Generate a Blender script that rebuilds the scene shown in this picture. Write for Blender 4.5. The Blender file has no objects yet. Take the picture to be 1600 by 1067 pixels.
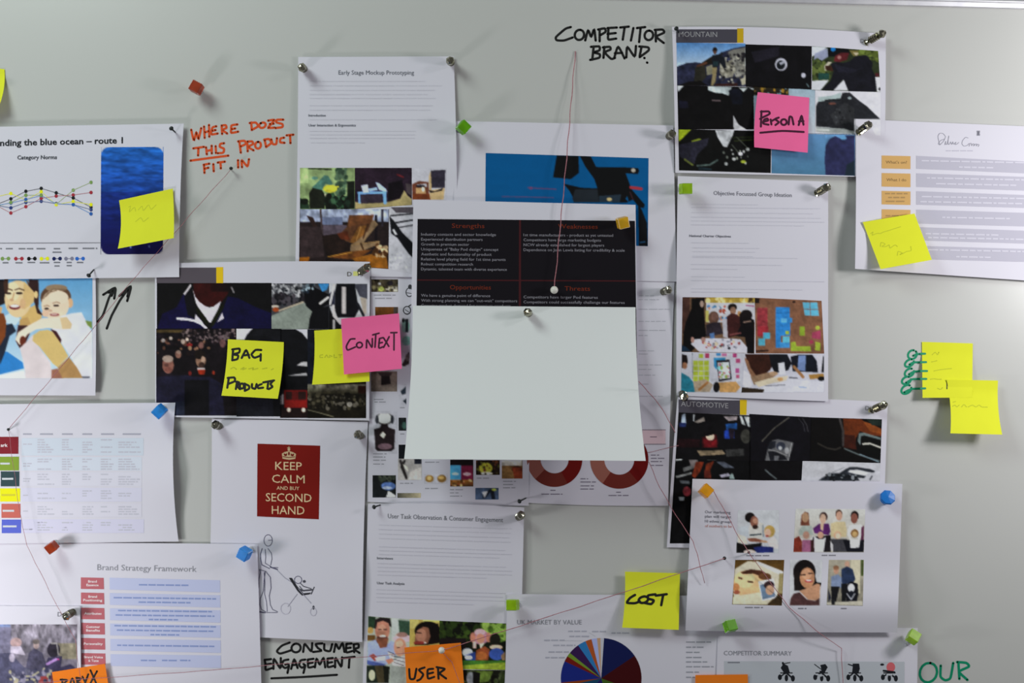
import bpy, math, random
import numpy as np
from mathutils import Vector, Quaternion, Matrix

sc = bpy.context.scene
COL = sc.collection
S = 0.000857        # metres of board per photo pixel
D = 1.5             # camera distance from the whiteboard
ZC = 1.5            # height of the optical axis

# ------------------------------------------------------------------ camera, world, lights, exposure
cam_d = bpy.data.cameras.new('camera')
cam = bpy.data.objects.new('camera', cam_d)
COL.objects.link(cam)
cam.location = (0, -D, ZC)
cam.rotation_euler = (math.pi / 2, 0, 0)
cam_d.sensor_width = 36
cam_d.lens = 36 * D / (1600 * S)
cam_d.clip_start = 0.05
cam_d.dof.use_dof = True
cam_d.dof.focus_distance = 1.445
cam_d.dof.aperture_fstop = 2.6
sc.camera = cam

w = bpy.data.worlds.new('world')
sc.world = w
w.use_nodes = True
w.node_tree.nodes['Background'].inputs[0].default_value = (0.97, 0.97, 1.0, 1)
w.node_tree.nodes['Background'].inputs[1].default_value = 0.112

def area(name, loc, target, energy, size, color, size_y=None):
    l = bpy.data.lights.new(name, 'AREA')
    l.energy = energy
    l.color = color
    l.size = size
    if size_y:
        l.shape = 'RECTANGLE'
        l.size_y = size_y
    o = bpy.data.objects.new(name, l)
    COL.objects.link(o)
    o.location = loc
    o.rotation_euler = (Vector(target) - Vector(loc)).to_track_quat('-Z', 'Y').to_euler()
    return o

area('left_lamp', (-1.0, -0.45, 1.10), (-0.5, 0, 1.2), 2.7, 0.16, (1.0, 0.985, 1.0))
area('right_lamp', (1.05, -0.52, 1.66), (0.6, 0, 1.58), 3.8, 0.16, (1.0, 0.985, 0.99))
area('upper_right_lamp', (1.3, -0.9, 2.2), (0.5, 0, 1.7), 2.3, 0.2, (1.0, 0.985, 0.98))
area('ceiling_lamp', (-1.2, -1.1, 2.8), (-0.4, 0, 1.5), 18.3, 0.7, (0.88, 1.0, 0.945))

sc.view_settings.view_transform = 'Standard'
sc.view_settings.look = 'None'
sc.view_settings.gamma = 1
sc.view_settings.use_curve_mapping = False
sc.view_settings.exposure = 0.0

# ------------------------------------------------------------------ materials
def hexc(h):
    return np.array([int(h[i:i + 2], 16) for i in (0, 2, 4)]) / 255.0
def lin(c):
    c = np.asarray(c, float)
    return np.where(c <= 0.04045, c / 12.92, ((c + 0.055) / 1.055) ** 2.4)

def principled(name, color, rough=0.6, metal=0.0, spec=0.3, **kw):
    m = bpy.data.materials.new(name)
    m.use_nodes = True
    b = m.node_tree.nodes['Principled BSDF']
    b.inputs['Base Color'].default_value = (*color, 1)
    b.inputs['Roughness'].default_value = rough
    b.inputs['Metallic'].default_value = metal
    b.inputs['Specular IOR Level'].default_value = spec
    for k, v in kw.items():
        b.inputs[k].default_value = v
    return m

def add_noise(m, c1, c2, scale, detail=3, bump=0.0, bscale=None):
    nt = m.node_tree
    b = nt.nodes['Principled BSDF']
    tc = nt.nodes.new('ShaderNodeTexCoord')
    n = nt.nodes.new('ShaderNodeTexNoise')
    n.inputs['Scale'].default_value = scale
    n.inputs['Detail'].default_value = detail
    r = nt.nodes.new('ShaderNodeValToRGB')
    r.color_ramp.elements[0].position = 0.35
    r.color_ramp.elements[1].position = 0.65
    r.color_ramp.elements[0].color = (*c1, 1)
    r.color_ramp.elements[1].color = (*c2, 1)
    nt.links.new(tc.outputs['Object'], n.inputs['Vector'])
    nt.links.new(n.outputs['Fac'], r.inputs['Fac'])
    nt.links.new(r.outputs['Color'], b.inputs['Base Color'])
    if bump:
        n2 = nt.nodes.new('ShaderNodeTexNoise')
        n2.inputs['Scale'].default_value = bscale or scale
        bp = nt.nodes.new('ShaderNodeBump')
        bp.inputs['Strength'].default_value = bump
        bp.inputs['Distance'].default_value = 0.002
        nt.links.new(tc.outputs['Object'], n2.inputs['Vector'])
        nt.links.new(n2.outputs['Fac'], bp.inputs['Height'])
        nt.links.new(bp.outputs['Normal'], b.inputs['Normal'])
    return m

PAPER = np.array([0.79, 0.77, 0.865])
m_board = add_noise(principled('whiteboard_enamel', (0.62, 0.62, 0.60), 0.29, spec=0.5), (0.605, 0.608, 0.588), (0.618, 0.62, 0.603), 3)
m_paper = add_noise(principled('white_paper', PAPER, 0.75, spec=0.15), PAPER * 0.985, PAPER, 9, bump=0.12, bscale=14)
m_card = add_noise(principled('blank_card', (0.86, 0.89, 0.895), 0.7, spec=0.15), (0.85, 0.88, 0.885), (0.86, 0.89, 0.895), 6)
def note_mat(name, c):
    return add_noise(principled(name, c, 0.75, spec=0.12), np.array(c) * 0.97, c, 30)
m_yellow = note_mat('yellow_note', (0.86, 0.89, 0.04))
m_pink = note_mat('pink_note', (1.0, 0.165, 0.40))
m_orange = note_mat('orange_note', (1.0, 0.25, 0.02))
m_alu = add_noise(principled('brushed_aluminium', (0.72, 0.72, 0.76), 0.38, 0.55, 0.5), (0.68, 0.68, 0.73), (0.76, 0.76, 0.8), 60)
m_wall = add_noise(principled('wall_paint', (0.62, 0.60, 0.48), 0.85), (0.60, 0.58, 0.46), (0.63, 0.61, 0.5), 40, bump=0.1)
m_steel = add_noise(principled('pin_metal', (0.36, 0.34, 0.26), 0.13, 1.0, 0.5), (0.28, 0.27, 0.20), (0.50, 0.48, 0.37), 150)
m_dark = principled('dark_pin_metal', (0.03, 0.035, 0.035), 0.35, 0.6, 0.5)
m_pearl = add_noise(principled('white_pin_bead', (0.85, 0.83, 0.76), 0.25, spec=0.5), (0.8, 0.78, 0.7), (0.88, 0.86, 0.8), 200)
m_thread = add_noise(principled('red_thread', (0.46, 0.19, 0.22), 0.9, spec=0.1), (0.40, 0.14, 0.17), (0.52, 0.24, 0.27), 400)
m_bluepin = principled('blue_plastic', (0.01, 0.18, 0.62), 0.3, spec=0.5)
m_peg = principled('clear_plastic', (0.75, 0.78, 0.80), 0.2, spec=0.5, **{'Transmission Weight': 0.6})
def acrylic(name, c):
    return principled(name, c, 0.28, spec=0.25, **{'Transmission Weight': 0.5, 'IOR': 1.35})
m_acr = {'green': acrylic('green_acrylic', (0.20, 0.58, 0.01)), 'red': acrylic('red_acrylic', (0.50, 0.06, 0.015)),
         'yellow': acrylic('yellow_acrylic', (0.95, 0.58, 0.03)), 'orange': acrylic('orange_acrylic', (1.0, 0.48, 0.02)),
         'blue': acrylic('blue_acrylic', (0.04, 0.38, 0.95)), 'lime': acrylic('lime_acrylic', (0.42, 0.70, 0.01))}
m_print = principled('print_ink', (0.8, 0.8, 0.8), 0.7, spec=0.12)
_a = m_print.node_tree.nodes.new('ShaderNodeAttribute')
_a.attribute_name = 'Col'
m_print.node_tree.links.new(_a.outputs['Color'], m_print.node_tree.nodes['Principled BSDF'].inputs['Base Color'])
m_ink_black = principled('black_marker_ink', (0.012, 0.012, 0.012), 0.5)
m_ink_red = principled('red_marker_ink', (0.78, 0.085, 0.01), 0.5)
m_ink_green = principled('green_marker_ink', (0.0, 0.30, 0.15), 0.5)
m_pencil_y = principled('faint_pencil', (0.60, 0.64, 0.04), 0.7, spec=0.1)
m_ink_purple = principled('dark_pen_ink', (0.06, 0.006, 0.03), 0.6)

# ------------------------------------------------------------------ geometry helpers
def P(px, py, d):
    """real point that stands d metres in front of the board plane"""
    px = np.asarray(px, float); py = np.asarray(py, float); d = np.asarray(d, float) + 0 * px
    k = (D - d) / D
    return np.stack([(px - 800) * S * k, -d, ZC + (533.5 - py) * S * k], -1)

def mk(name, verts, faces, mat, parent=None, org=(0, 0, 0), cols=None, smooth=False):
    me = bpy.data.meshes.new(name)
    v = np.asarray(verts, float) - np.asarray(org, float)
    me.from_pydata(v.tolist(), [], faces)
    if cols is not None:
        a = me.color_attributes.new('Col', 'FLOAT_COLOR', 'POINT')
        c = np.ones((len(v), 4), np.float32)
        c[:, :3] = cols
        a.data.foreach_set('color', c.ravel())
    if smooth:
        me.polygons.foreach_set('use_smooth', [True] * len(me.polygons))
    me.materials.append(mat)
    me.update()
    o = bpy.data.objects.new(name, me)
    COL.objects.link(o)
    if parent is not None:
        o.parent = parent
    else:
        o.location = org
    return o

def tag(o, label=None, cat=None, group=None, kind=None):
    if label: o['label'] = label
    if cat: o['category'] = cat
    if group: o['group'] = group
    if kind: o['kind'] = kind
    return o

def gridfaces(nu, nv, base=0, flip=False):
    f = []
    for j in range(nv):
        for i in range(nu):
            a = base + j * (nu + 1) + i
            q = (a, a + nu + 1, a + nu + 2, a + 1)
            f.append(q[::-1] if flip else q)
    return f

class Board:
    obj = None
    org = (0, 0, ZC)
    pw = None
    def at(self, px, py, off):
        return P(px, py, np.asarray(off, float))

class Sheet:
    """a piece of paper given by its four corners, its height over the board, bows of its edges and curls"""
    def __init__(s, name, corners, base, label, cat, pw='a8a8b6', mat=None, bow=(0, 0, 0, 0), curl=(), group=None, n=26, albedo=None):
        s.c = np.array(corners, float)
        s.base = base * 0.001
        s.bow = bow
        s.curl = curl
        s.pw = lin(hexc(pw))
        s.alb = PAPER if albedo is None else albedo
        uv = np.stack(np.meshgrid(np.linspace(0, 1, n + 1), np.linspace(0, 1, n + 1)), -1).reshape(-1, 2)
        p = s.fwd(uv[:, 0], uv[:, 1]); d = s.depth(uv[:, 0], uv[:, 1])
        F = P(p[:, 0], p[:, 1], d); B = P(p[:, 0], p[:, 1], d - 0.0002)
        N = len(F)
        faces = gridfaces(n, n) + gridfaces(n, n, N, True)
        idx = np.arange(N).reshape(n + 1, n + 1)
        loop = list(idx[0, :]) + list(idx[1:, -1]) + list(idx[-1, -2::-1]) + list(idx[-2:0:-1, 0])
        L = len(loop)
        V = np.concatenate([F, B, F[loop], B[loop]])
        for i in range(L):
            j = (i + 1) % L
            faces.append((2 * N + i, 2 * N + j, 2 * N + L + j, 2 * N + L + i))
        s.org = F.mean(0)
        s.obj = mk(name, V, faces, mat or m_paper, None, s.org, smooth=True)
        tag(s.obj, label, cat, group)
    def fwd(s, u, v):
        c = s.c
        p = (c[0] * ((1 - u) * (1 - v))[:, None] + c[1] * (u * (1 - v))[:, None] + c[2] * (u * v)[:, None] + c[3] * ((1 - u) * v)[:, None])
        l, r, t, b = s.bow
        x = p[:, 0] + 4 * v * (1 - v) * (l * (1 - u) ** 2 + r * u ** 2)
        y = p[:, 1] + 4 * u * (1 - u) * (t * (1 - v) ** 2 + b * v ** 2)
        return np.stack([x, y], -1)
    def depth(s, u, v):
        d = s.base + 0 * u
        for k in s.curl:
            t, a = k[0], k[1] * 0.001
            if t == 'R': d = d + a * np.exp(-((v - k[2]) / k[3]) ** 2) * np.clip(u, 0, 1) ** 5
            if t == 'L': d = d + a * np.exp(-((v - k[2]) / k[3]) ** 2) * np.clip(1 - u, 0, 1) ** 5
            if t == 'T': d = d + a * np.exp(-((u - k[2]) / k[3]) ** 2) * np.clip(1 - v, 0, 1) ** 6
            if t == 'B': d = d + a * np.exp(-((u - k[2]) / k[3]) ** 2) * np.clip(v, 0, 1) ** 5
            if t == 'P': d = d + a * np.clip(v, 0, 1) ** k[2]                    # hangs out from its top edge
            if t == 'F': d = d + a * np.clip((v - 0.2) / 0.8, 0, 1) ** k[2]      # glued strip, then hanging out
            if t == 'M': d = d + a * np.exp(-((v - k[2]) / k[3]) ** 2)           # belly
            if t == 'U': d = d + a * np.clip(u, 0, 1) ** k[2]
        return d
    def inv(s, px, py):
        c = s.c
        J = np.array([[c[1, 0] - c[0, 0], c[3, 0] - c[0, 0]], [c[1, 1] - c[0, 1], c[3, 1] - c[0, 1]]])
        Ji = np.linalg.inv(J)
        q = np.stack([px, py], -1)
        uv = (q - c[0]) @ Ji.T
        for _ in range(8):
            uv = uv - (s.fwd(uv[:, 0], uv[:, 1]) - q) @ Ji.T
        return uv
    def at(s, px, py, off):
        px = np.atleast_1d(np.asarray(px, float)); py = np.atleast_1d(np.asarray(py, float))
        uv = s.inv(px, py)
        return P(px, py, s.depth(uv[:, 0], uv[:, 1]) + off)
    def conv(s, hexes_or_rgb):
        c = np.array(hexes_or_rgb, float)
        k = 0.32 * (1 - 0.5 * c.mean(-1))          # ink reads a little less saturated than its code
        r, g, b = c[..., 0].copy(), c[..., 1].copy(), c[..., 2]
        c[..., 0] = r - k * np.maximum(0, r - np.maximum(g, b))
        c[..., 1] = g - k * np.maximum(0, g - np.maximum(r, b))
        c = lin(c)
        return np.clip(c / s.pw * s.alb, 0.0, 0.95)

def tr(T, pts):
    a = np.array(pts, float).reshape(-1, 2)
    return np.stack([T[0] + a[:, 0] / T[2], T[1] + a[:, 1] / T[2]], -1)
PX = (0, 0, 1)

# ------------------------------------------------------------------ printed pictures: a small painter that colours a fine grid
def vnoise(h, w, sx, sy, seed):
    r = np.random.RandomState(seed)
    gh, gw = int(h / sy) + 3, int(w / sx) + 3
    g = r.rand(gh, gw)
    y = np.arange(h) / sy; x = np.arange(w) / sx
    y0 = y.astype(int); x0 = x.astype(int)
    fy = (y - y0)[:, None]; fx = (x - x0)[None, :]
    fy = fy * fy * (3 - 2 * fy); fx = fx * fx * (3 - 2 * fx)
    a = g[np.ix_(y0, x0)]; b = g[np.ix_(y0, x0 + 1)]; c = g[np.ix_(y0 + 1, x0)]; d = g[np.ix_(y0 + 1, x0 + 1)]
    return (a * (1 - fx) + b * fx) * (1 - fy) + (c * (1 - fx) + d * fx) * fy

def box(img, k=1):
    for _ in range(k):
        p = np.pad(img, ((1, 1), (1, 1), (0, 0)), 'edge')
        img = (p[:-2, 1:-1] + 2 * p[1:-1, 1:-1] + p[2:, 1:-1]) / 4
        p = np.pad(img, ((0, 0), (1, 1), (0, 0)), 'edge')
        img = (p[:, :-2] + 2 * p[:, 1:-1] + p[:, 2:]) / 4
    return img

R2 = 2.0  # painter samples per pixel
def paint(x0, y0, x1, y1, bg, shapes, T, blur):
    w = int((x1 - x0) * R2) + 2; h = int((y1 - y0) * R2) + 2
    img = np.zeros((h, w, 3)) + hexc(bg)
    X = x0 + np.arange(w) / R2; Y = y0 + np.arange(h) / R2
    def win(a, b, c, d):
        i0 = max(0, int((a - x0) * R2)); i1 = min(w, int((c - x0) * R2) + 2)
        j0 = max(0, int((b - y0) * R2)); j1 = min(h, int((d - y0) * R2) + 2)
        return i0, i1, j0, j1
    def inside(pts):
        a, b = pts.min(0); c, d = pts.max(0)
        i0, i1, j0, j1 = win(a, b, c, d)
        if i1 <= i0 or j1 <= j0: return None
        gx = X[i0:i1][None, :]; gy = Y[j0:j1][:, None]
        m = np.zeros((j1 - j0, i1 - i0), bool)
        n = len(pts)
        for k in range(n):
            xa, ya = pts[k]; xb, yb = pts[(k + 1) % n]
            if ya == yb: continue
            cond = ((ya > gy) != (yb > gy)) & (gx < (xb - xa) * (gy - ya) / (yb - ya) + xa)
            m ^= cond
        return i0, i1, j0, j1, m
    for s in shapes:
        k = s[0]
        if k == 'p':
            r = inside(tr(T, s[2]))
            if r: img[r[2]:r[3], r[0]:r[1]][r[4]] = hexc(s[1])
        elif k == 'r':
            q = tr(T, s[2:6])
            i0, i1, j0, j1 = win(q[0, 0], q[0, 1], q[1, 0] - 0.9, q[1, 1] - 0.9)
            img[j0:j1, i0:i1] = hexc(s[1])
        elif k == 'e':
            cx, cy = tr(T, s[2:4])[0]; rx, ry = s[4] / T[2], s[5] / T[2]
            t = math.radians(s[6]) if len(s) > 6 else 0
            R = max(rx, ry)
            i0, i1, j0, j1 = win(cx - R, cy - R, cx + R, cy + R)
            if i1 <= i0 or j1 <= j0: continue
            gx = X[i0:i1][None, :] - cx; gy = Y[j0:j1][:, None] - cy
            u = gx * math.cos(t) + gy * math.sin(t); v = -gx * math.sin(t) + gy * math.cos(t)
            m = (u / rx) ** 2 + (v / ry) ** 2 <= 1
            img[j0:j1, i0:i1][m] = hexc(s[1])
        elif k == 'l':
            q = tr(T, s[3]); hw = s[2] / T[2] / 2
            for a, b in zip(q[:-1], q[1:]):
                i0, i1, j0, j1 = win(min(a[0], b[0]) - hw, min(a[1], b[1]) - hw, max(a[0], b[0]) + hw, max(a[1], b[1]) + hw)
                if i1 <= i0 or j1 <= j0: continue
                gx = X[i0:i1][None, :] - a[0]; gy = Y[j0:j1][:, None] - a[1]
                dx, dy = b - a
                t = np.clip((gx * dx + gy * dy) / max(1e-6, dx * dx + dy * dy), 0, 1)
                m = (gx - t * dx) ** 2 + (gy - t * dy) ** 2 <= hw * hw
                img[j0:j1, i0:i1][m] = hexc(s[1])
        elif k in 'vh' and k != '':
            i0, i1, j0, j1 = 0, w, 0, h
            if len(s) > 3:
                q = tr(T, s[3:7]); i0, i1, j0, j1 = win(q[0, 0], q[0, 1], q[1, 0], q[1, 1])
            if i1 <= i0 or j1 <= j0: continue
            if k == 'v':
                t = np.linspace(0, 1, j1 - j0)[:, None, None]
            else:
                t = np.linspace(0, 1, i1 - i0)[None, :, None]
            img[j0:j1, i0:i1] = hexc(s[1]) * (1 - t) + hexc(s[2]) * t
        elif k == 'n':      # amp, sx, sy (photo px), seed, [rect]
            i0, i1, j0, j1 = 0, w, 0, h
            if len(s) > 5:
                q = tr(T, s[5:9]); i0, i1, j0, j1 = win(q[0, 0], q[0, 1], q[1, 0], q[1, 1])
            if i1 <= i0 or j1 <= j0: continue
            z = vnoise(j1 - j0, i1 - i0, s[2] * R2, s[3] * R2, s[4]) * 0.65 + vnoise(j1 - j0, i1 - i0, s[2] * R2 / 2.3, s[3] * R2 / 2.3, s[4] + 9) * 0.35
            z = (z - 0.5) * 2 * s[1]
            img[j0:j1, i0:i1] = np.clip(img[j0:j1, i0:i1] * (1 + z[:, :, None]), 0, 1)
        elif k == 's':      # specks: colours, count, size lo, hi, seed, rect
            rr = random.Random(s[5]); q = tr(T, s[6:10])
            for _ in range(s[2]):
                cx = rr.uniform(q[0, 0], q[1, 0]); cy = rr.uniform(q[0, 1], q[1, 1]); rad = rr.uniform(s[3], s[4]); e = rr.uniform(0.6, 1.5)
                i0, i1, j0, j1 = win(cx - rad, cy - rad * e, cx + rad, cy + rad * e)
                if i1 <= i0 or j1 <= j0: continue
                m = ((X[i0:i1][None, :] - cx) / rad) ** 2 + ((Y[j0:j1][:, None] - cy) / (rad * e)) ** 2 <= 1
                img[j0:j1, i0:i1][m] = hexc(rr.choice(s[1]))
        elif k == 'b':
            img = box(img, s[1])
    return box(img, blur)

def picture(sh, T, quad, bg, shapes, name='printed_photo', label=None, blur=2, step=1.5, off=0.00015, grain=1.0):
    q = np.array(quad, float)
    if q.size == 4:
        q = np.array([q.ravel()[0], q.ravel()[1], q.ravel()[2], q.ravel()[1], q.ravel()[2], q.ravel()[3], q.ravel()[0], q.ravel()[3]])
    q = tr(T, q)
    x0, y0 = q.min(0); x1, y1 = q.max(0)
    img = paint(x0, y0, x1, y1, bg, shapes, T, blur)
    hh, ww = img.shape[:2]
    sd = int(x0 * 7 + y0 * 13) % 1000
    gr = grain * np.clip(1.05 - img.mean(-1), 0.08, 1) ** 1.3
    gr = 1 + gr * (0.26 * (vnoise(hh, ww, 5, 5, sd) - 0.5) + 0.34 * (vnoise(hh, ww, 22, 18, sd + 1) - 0.5))
    img = np.clip(img * gr[:, :, None] * 0.98, 0, 1)      # printed grain
    nu = max(2, int(np.linalg.norm(q[1] - q[0]) / step)); nv = max(2, int(np.linalg.norm(q[3] - q[0]) / step))
    U, V = np.meshgrid(np.linspace(0, 1, nu + 1), np.linspace(0, 1, nv + 1))
    U = U.ravel()[:, None]; V = V.ravel()[:, None]
    p = q[0] * (1 - U) * (1 - V) + q[1] * U * (1 - V) + q[2] * U * V + q[3] * (1 - U) * V
    h, w = img.shape[:2]
    fx = np.clip((p[:, 0] - x0) * R2, 0, w - 1.001); fy = np.clip((p[:, 1] - y0) * R2, 0, h - 1.001)
    ix = fx.astype(int); iy = fy.astype(int); ax = (fx - ix)[:, None]; ay = (fy - iy)[:, None]
    c = (img[iy, ix] * (1 - ax) + img[iy, ix + 1] * ax) * (1 - ay) + (img[iy + 1, ix] * (1 - ax) + img[iy + 1, ix + 1] * ax) * ay
    o = mk(name, sh.at(p[:, 0], p[:, 1], off), gridfaces(nu, nv), m_print, sh.obj, sh.org, sh.conv(c))
    if label: o['label'] = label
    return o

# ------------------------------------------------------------------ vector prints: blocks, lines, dots, lettering
class VB:
    def __init__(s): s.v = []; s.f = []; s.c = []; s.n = 0
    def add(s, pts3, faces, col):
        s.v.append(pts3); s.f += [tuple(i + s.n for i in f) for f in faces]; s.n += len(pts3)
        s.c.append(np.tile(col, (len(pts3), 1)))

def vector(sh, name, T, shapes, off=0.0002, label=None, mat=None, under=None):
    vb = VB()
    for i, s in enumerate(shapes):
        col = sh.conv(hexc(s[1])) if sh.pw is not None else lin(hexc(s[1]))
        o = off + 0.00001 * (i % 12)
        if s[0] == 'r' or s[0] == 'q':
            z = np.array(s[2:], float)
            if s[0] == 'r': z = np.array([z[0], z[1], z[2], z[1], z[2], z[3], z[0], z[3]])
            q = tr(T, z)
            nu = max(1, int(np.linalg.norm(q[1] - q[0]) / 7)); nv = max(1, int(np.linalg.norm(q[3] - q[0]) / 7))
            U, V = np.meshgrid(np.linspace(0, 1, nu + 1), np.linspace(0, 1, nv + 1)); U = U.ravel()[:, None]; V = V.ravel()[:, None]
            p = q[0] * (1 - U) * (1 - V) + q[1] * U * (1 - V) + q[2] * U * V + q[3] * (1 - U) * V
            vb.add(sh.at(p[:, 0], p[:, 1], o), gridfaces(nu, nv), col)
        elif s[0] == 'e':
            c = tr(T, s[2:4])[0]; n = 20
            a = np.linspace(0, 2 * math.pi, n, endpoint=False)
            x = s[4] / T[2] * np.cos(a); y = s[5] / T[2] * np.sin(a)
            t = math.radians(s[6]) if len(s) > 6 else 0
            vb.add(sh.at(c[0] + x * math.cos(t) - y * math.sin(t), c[1] + x * math.sin(t) + y * math.cos(t), o), [tuple(range(n))[::-1]], col)
        elif s[0] == 'p':
            q = tr(T, s[2])
            ar = np.sum(q[:, 0] * np.roll(q[:, 1], -1) - q[:, 1] * np.roll(q[:, 0], -1))
            if ar > 0: q = q[::-1]
            vb.add(sh.at(q[:, 0], q[:, 1], o), [tuple(range(len(q)))], col)
        elif s[0] == 'l':
            ribbon(vb, sh, tr(T, s[3]), s[2] / T[2], o, col)
        elif s[0] == 'a':   # ring sector cx cy r0 r1 a0 a1 (degrees, y down)
            c = tr(T, s[2:4])[0]; r0 = s[4] / T[2]; r1 = s[5] / T[2]
            n = max(3, int(abs(s[7] - s[6]) / 5))
            a = np.radians(np.linspace(s[6], s[7], n + 1))
            x = np.concatenate([c[0] + r0 * np.cos(a), c[0] + r1 * np.cos(a)]); y = np.concatenate([c[1] + r0 * np.sin(a), c[1] + r1 * np.sin(a)])
            vb.add(sh.at(x, y, o), [(k, k + 1, n + 2 + k, n + 1 + k) for k in range(n)], col)
    o = mk(name, np.concatenate(vb.v), vb.f, mat or m_print, under or sh.obj, sh.org, np.concatenate(vb.c) if mat is None else None)
    if label: o['label'] = label
    return o

def ribbon(vb, sh, q, wd, off, col, caps=True):
    """flat brush stroke along the points q (photo px)"""
    hw = wd / 2
    if len(q) > 1:
        t = np.gradient(q, axis=0)
        t /= np.maximum(1e-6, np.linalg.norm(t, axis=1))[:, None]
        nrm = np.stack([-t[:, 1], t[:, 0]], -1) * hw
        a = q + nrm; b = q - nrm
        p = np.concatenate([a, b]); n = len(q)
        vb.add(sh.at(p[:, 0], p[:, 1], off), [(k, k + 1, n + k + 1, n + k) for k in range(n - 1)], col)
    if caps:
        an = np.linspace(0, 2 * math.pi, 8, endpoint=False)
        for c in (q[0], q[-1]):
            vb.add(sh.at(c[0] + hw * np.cos(an), c[1] + hw * np.sin(an), off), [tuple(range(8))[::-1]], col)

def smooth(q, n=5):
    if len(q) < 3: 
        k = max(2, int(np.linalg.norm(q[-1] - q[0]) / 6))
        t = np.linspace(0, 1, k + 1)[:, None]
        return q[0] * (1 - t) + q[-1] * t
    p = np.concatenate([[2 * q[0] - q[1]], q, [2 * q[-1] - q[-2]]])
    out = []
    for i in range(1, len(p) - 2):
        for t in np.linspace(0, 1, n, endpoint=False):
            a, b, c, d = p[i - 1:i + 3]
            out.append(cat(*p[i - 1:i + 3], t))
    out.append(q[-1])
    return np.array(out)
def cat(a, b, c, d, t, k=0.32):
    m0 = k * (c - a); m1 = k * (d - b)
    t2, t3 = t * t, t * t * t
    return (2 * t3 - 3 * t2 + 1) * b + (t3 - 2 * t2 + t) * m0 + (-2 * t3 + 3 * t2) * c + (t3 - t2) * m1

def circ(cx, cy, rx, ry, rot=0, a0=-100, a1=260):
    a = np.radians(np.linspace(a0, a1, 14)); t = math.radians(rot)
    x = rx * np.cos(a); y = ry * np.sin(a)
    return np.stack([cx + x * math.cos(t) - y * math.sin(t), cy + x * math.sin(t) + y * math.cos(t)], -1).ravel().tolist()

def writing(sh, T, strokes, wd, mat, name='handwriting', label=None, off=0.00012):
    vb = VB()
    for i, st in enumerate(strokes):
        q = tr(T, st)
        if len(q) == 1: q = np.concatenate([q, q + 0.4])
        ribbon(vb, sh, smooth(q), wd, off + 0.000004 * (i % 10), np.zeros(3))
    o = mk(name, np.concatenate(vb.v), vb.f, mat, sh.obj, sh.org)
    if label: o['label'] = label
    return o

_glyphs = {}
def glyphs(text, bold):
    key = (text, bold)
    if key in _glyphs: return _glyphs[key]
    cu = bpy.data.curves.new('t', 'FONT')
    cu.body = text; cu.size = 1.0; cu.resolution_u = 2
    if bold: cu.offset = 0.022 if bold is True else bold
    ob = bpy.data.objects.new('t', cu)
    COL.objects.link(ob)
    dg = bpy.context.evaluated_depsgraph_get()
    dg.update()
    me = bpy.data.meshes.new_from_object(ob.evaluated_get(dg))
    v = np.array([x.co[:2] for x in me.vertices]); f = [tuple(p.vertices) for p in me.polygons]
    bpy.data.objects.remove(ob); bpy.data.curves.remove(cu); bpy.data.meshes.remove(me)
    _glyphs[key] = (v, f)
    return v, f

def text(sh, items, color, name='printed_text', off=0.0003, label=None, mat=None, under=None):
    """items: (string, x left, y baseline, width px, cap height px, slope, bold)"""
    vb = VB()
    col = (sh.conv(hexc(color)) if sh.pw is not None else lin(hexc(color)))
    for it in items:
        s, x, y, wd, ch = it[:5]
        sl = it[5] if len(it) > 5 else 0.0
        bold = it[6] if len(it) > 6 else False
        v, f = glyphs(s, bold)
        lo = v[:, 0].min(); W = v[:, 0].max() - lo
        px = x + (v[:, 0] - lo) / W * wd
        py = y - v[:, 1] / 0.70 * ch + (px - x) * sl
        vb.add(sh.at(px, py, off), f, col)
    o = mk(name, np.concatenate(vb.v), vb.f, mat or m_print, under or sh.obj, sh.org, np.concatenate(vb.c) if mat is None else None)
    if label: o['label'] = label
    return o

def dashes(sh, rows, color, seed, h=1.6, name='text_lines', off=0.0002, word=(5, 16), gap=2.0, slope=0.0, under=None):
    """rows of lettering too small to read: (x0, y, x1)"""
    rr = random.Random(seed)
    sp = []
    for x0, y, x1 in rows:
        x = x0
        while x < x1 - 2:
            wl = min(rr.uniform(*word), x1 - x)
            ya = y + (x - x0) * slope; yb = y + (x + wl - x0) * slope
            sp.append(('q', color, x, ya - h / 2, x + wl, yb - h / 2, x + wl, yb + h / 2, x, ya + h / 2))
            x += wl + gap
    return tag(vector(sh, name, PX, sp, off, under=under), kind='stuff')

# ------------------------------------------------------------------ wall and whiteboard
wl = mk('wall_back', [(-2.6, 0.022, 0), (2.8, 0.022, 0), (2.8, 0.022, 2.9), (-2.6, 0.022, 2.9), (-2.6, 0.12, 0), (2.8, 0.12, 0), (2.8, 0.12, 2.9), (-2.6, 0.12, 2.9)],
        [(0, 1, 2, 3), (7, 6, 5, 4), (0, 4, 5, 1), (3, 2, 6, 7), (1, 5, 6, 2), (0, 3, 7, 4)], m_wall)
wl['kind'] = 'structure'

board = bpy.data.objects.new('whiteboard', None)
COL.objects.link(board)
board.location = (0, 0, ZC)
tag(board, 'large white magnetic whiteboard with thin aluminium rim, covered in pinned papers', 'whiteboard')
Board.obj = board
BD = Board()
ANG = math.radians(-1.45)      # the board hangs a touch out of level with the camera
def bp(x, y, z):               # board frame: x along the top edge, z up from the top edge line
    ca, sa = math.cos(ANG), math.sin(ANG)
    x0, z0 = (1200 - 800) * S, ZC + (533.5 - 4.0) * S
    return (x0 + (x - x0) * ca - z * sa, y, z0 + (x - x0) * sa + z * ca)
XL, XR, HB = -1.25, 1.25, 1.22
def boxverts(x0, x1, y0, y1, z0, z1):
    return [bp(x, y, z) for x, y, z in ((x0, y0, z0), (x1, y0, z0), (x1, y0, z1), (x0, y0, z1), (x0, y1, z0), (x1, y1, z0), (x1, y1, z1), (x0, y1, z1))]
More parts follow.
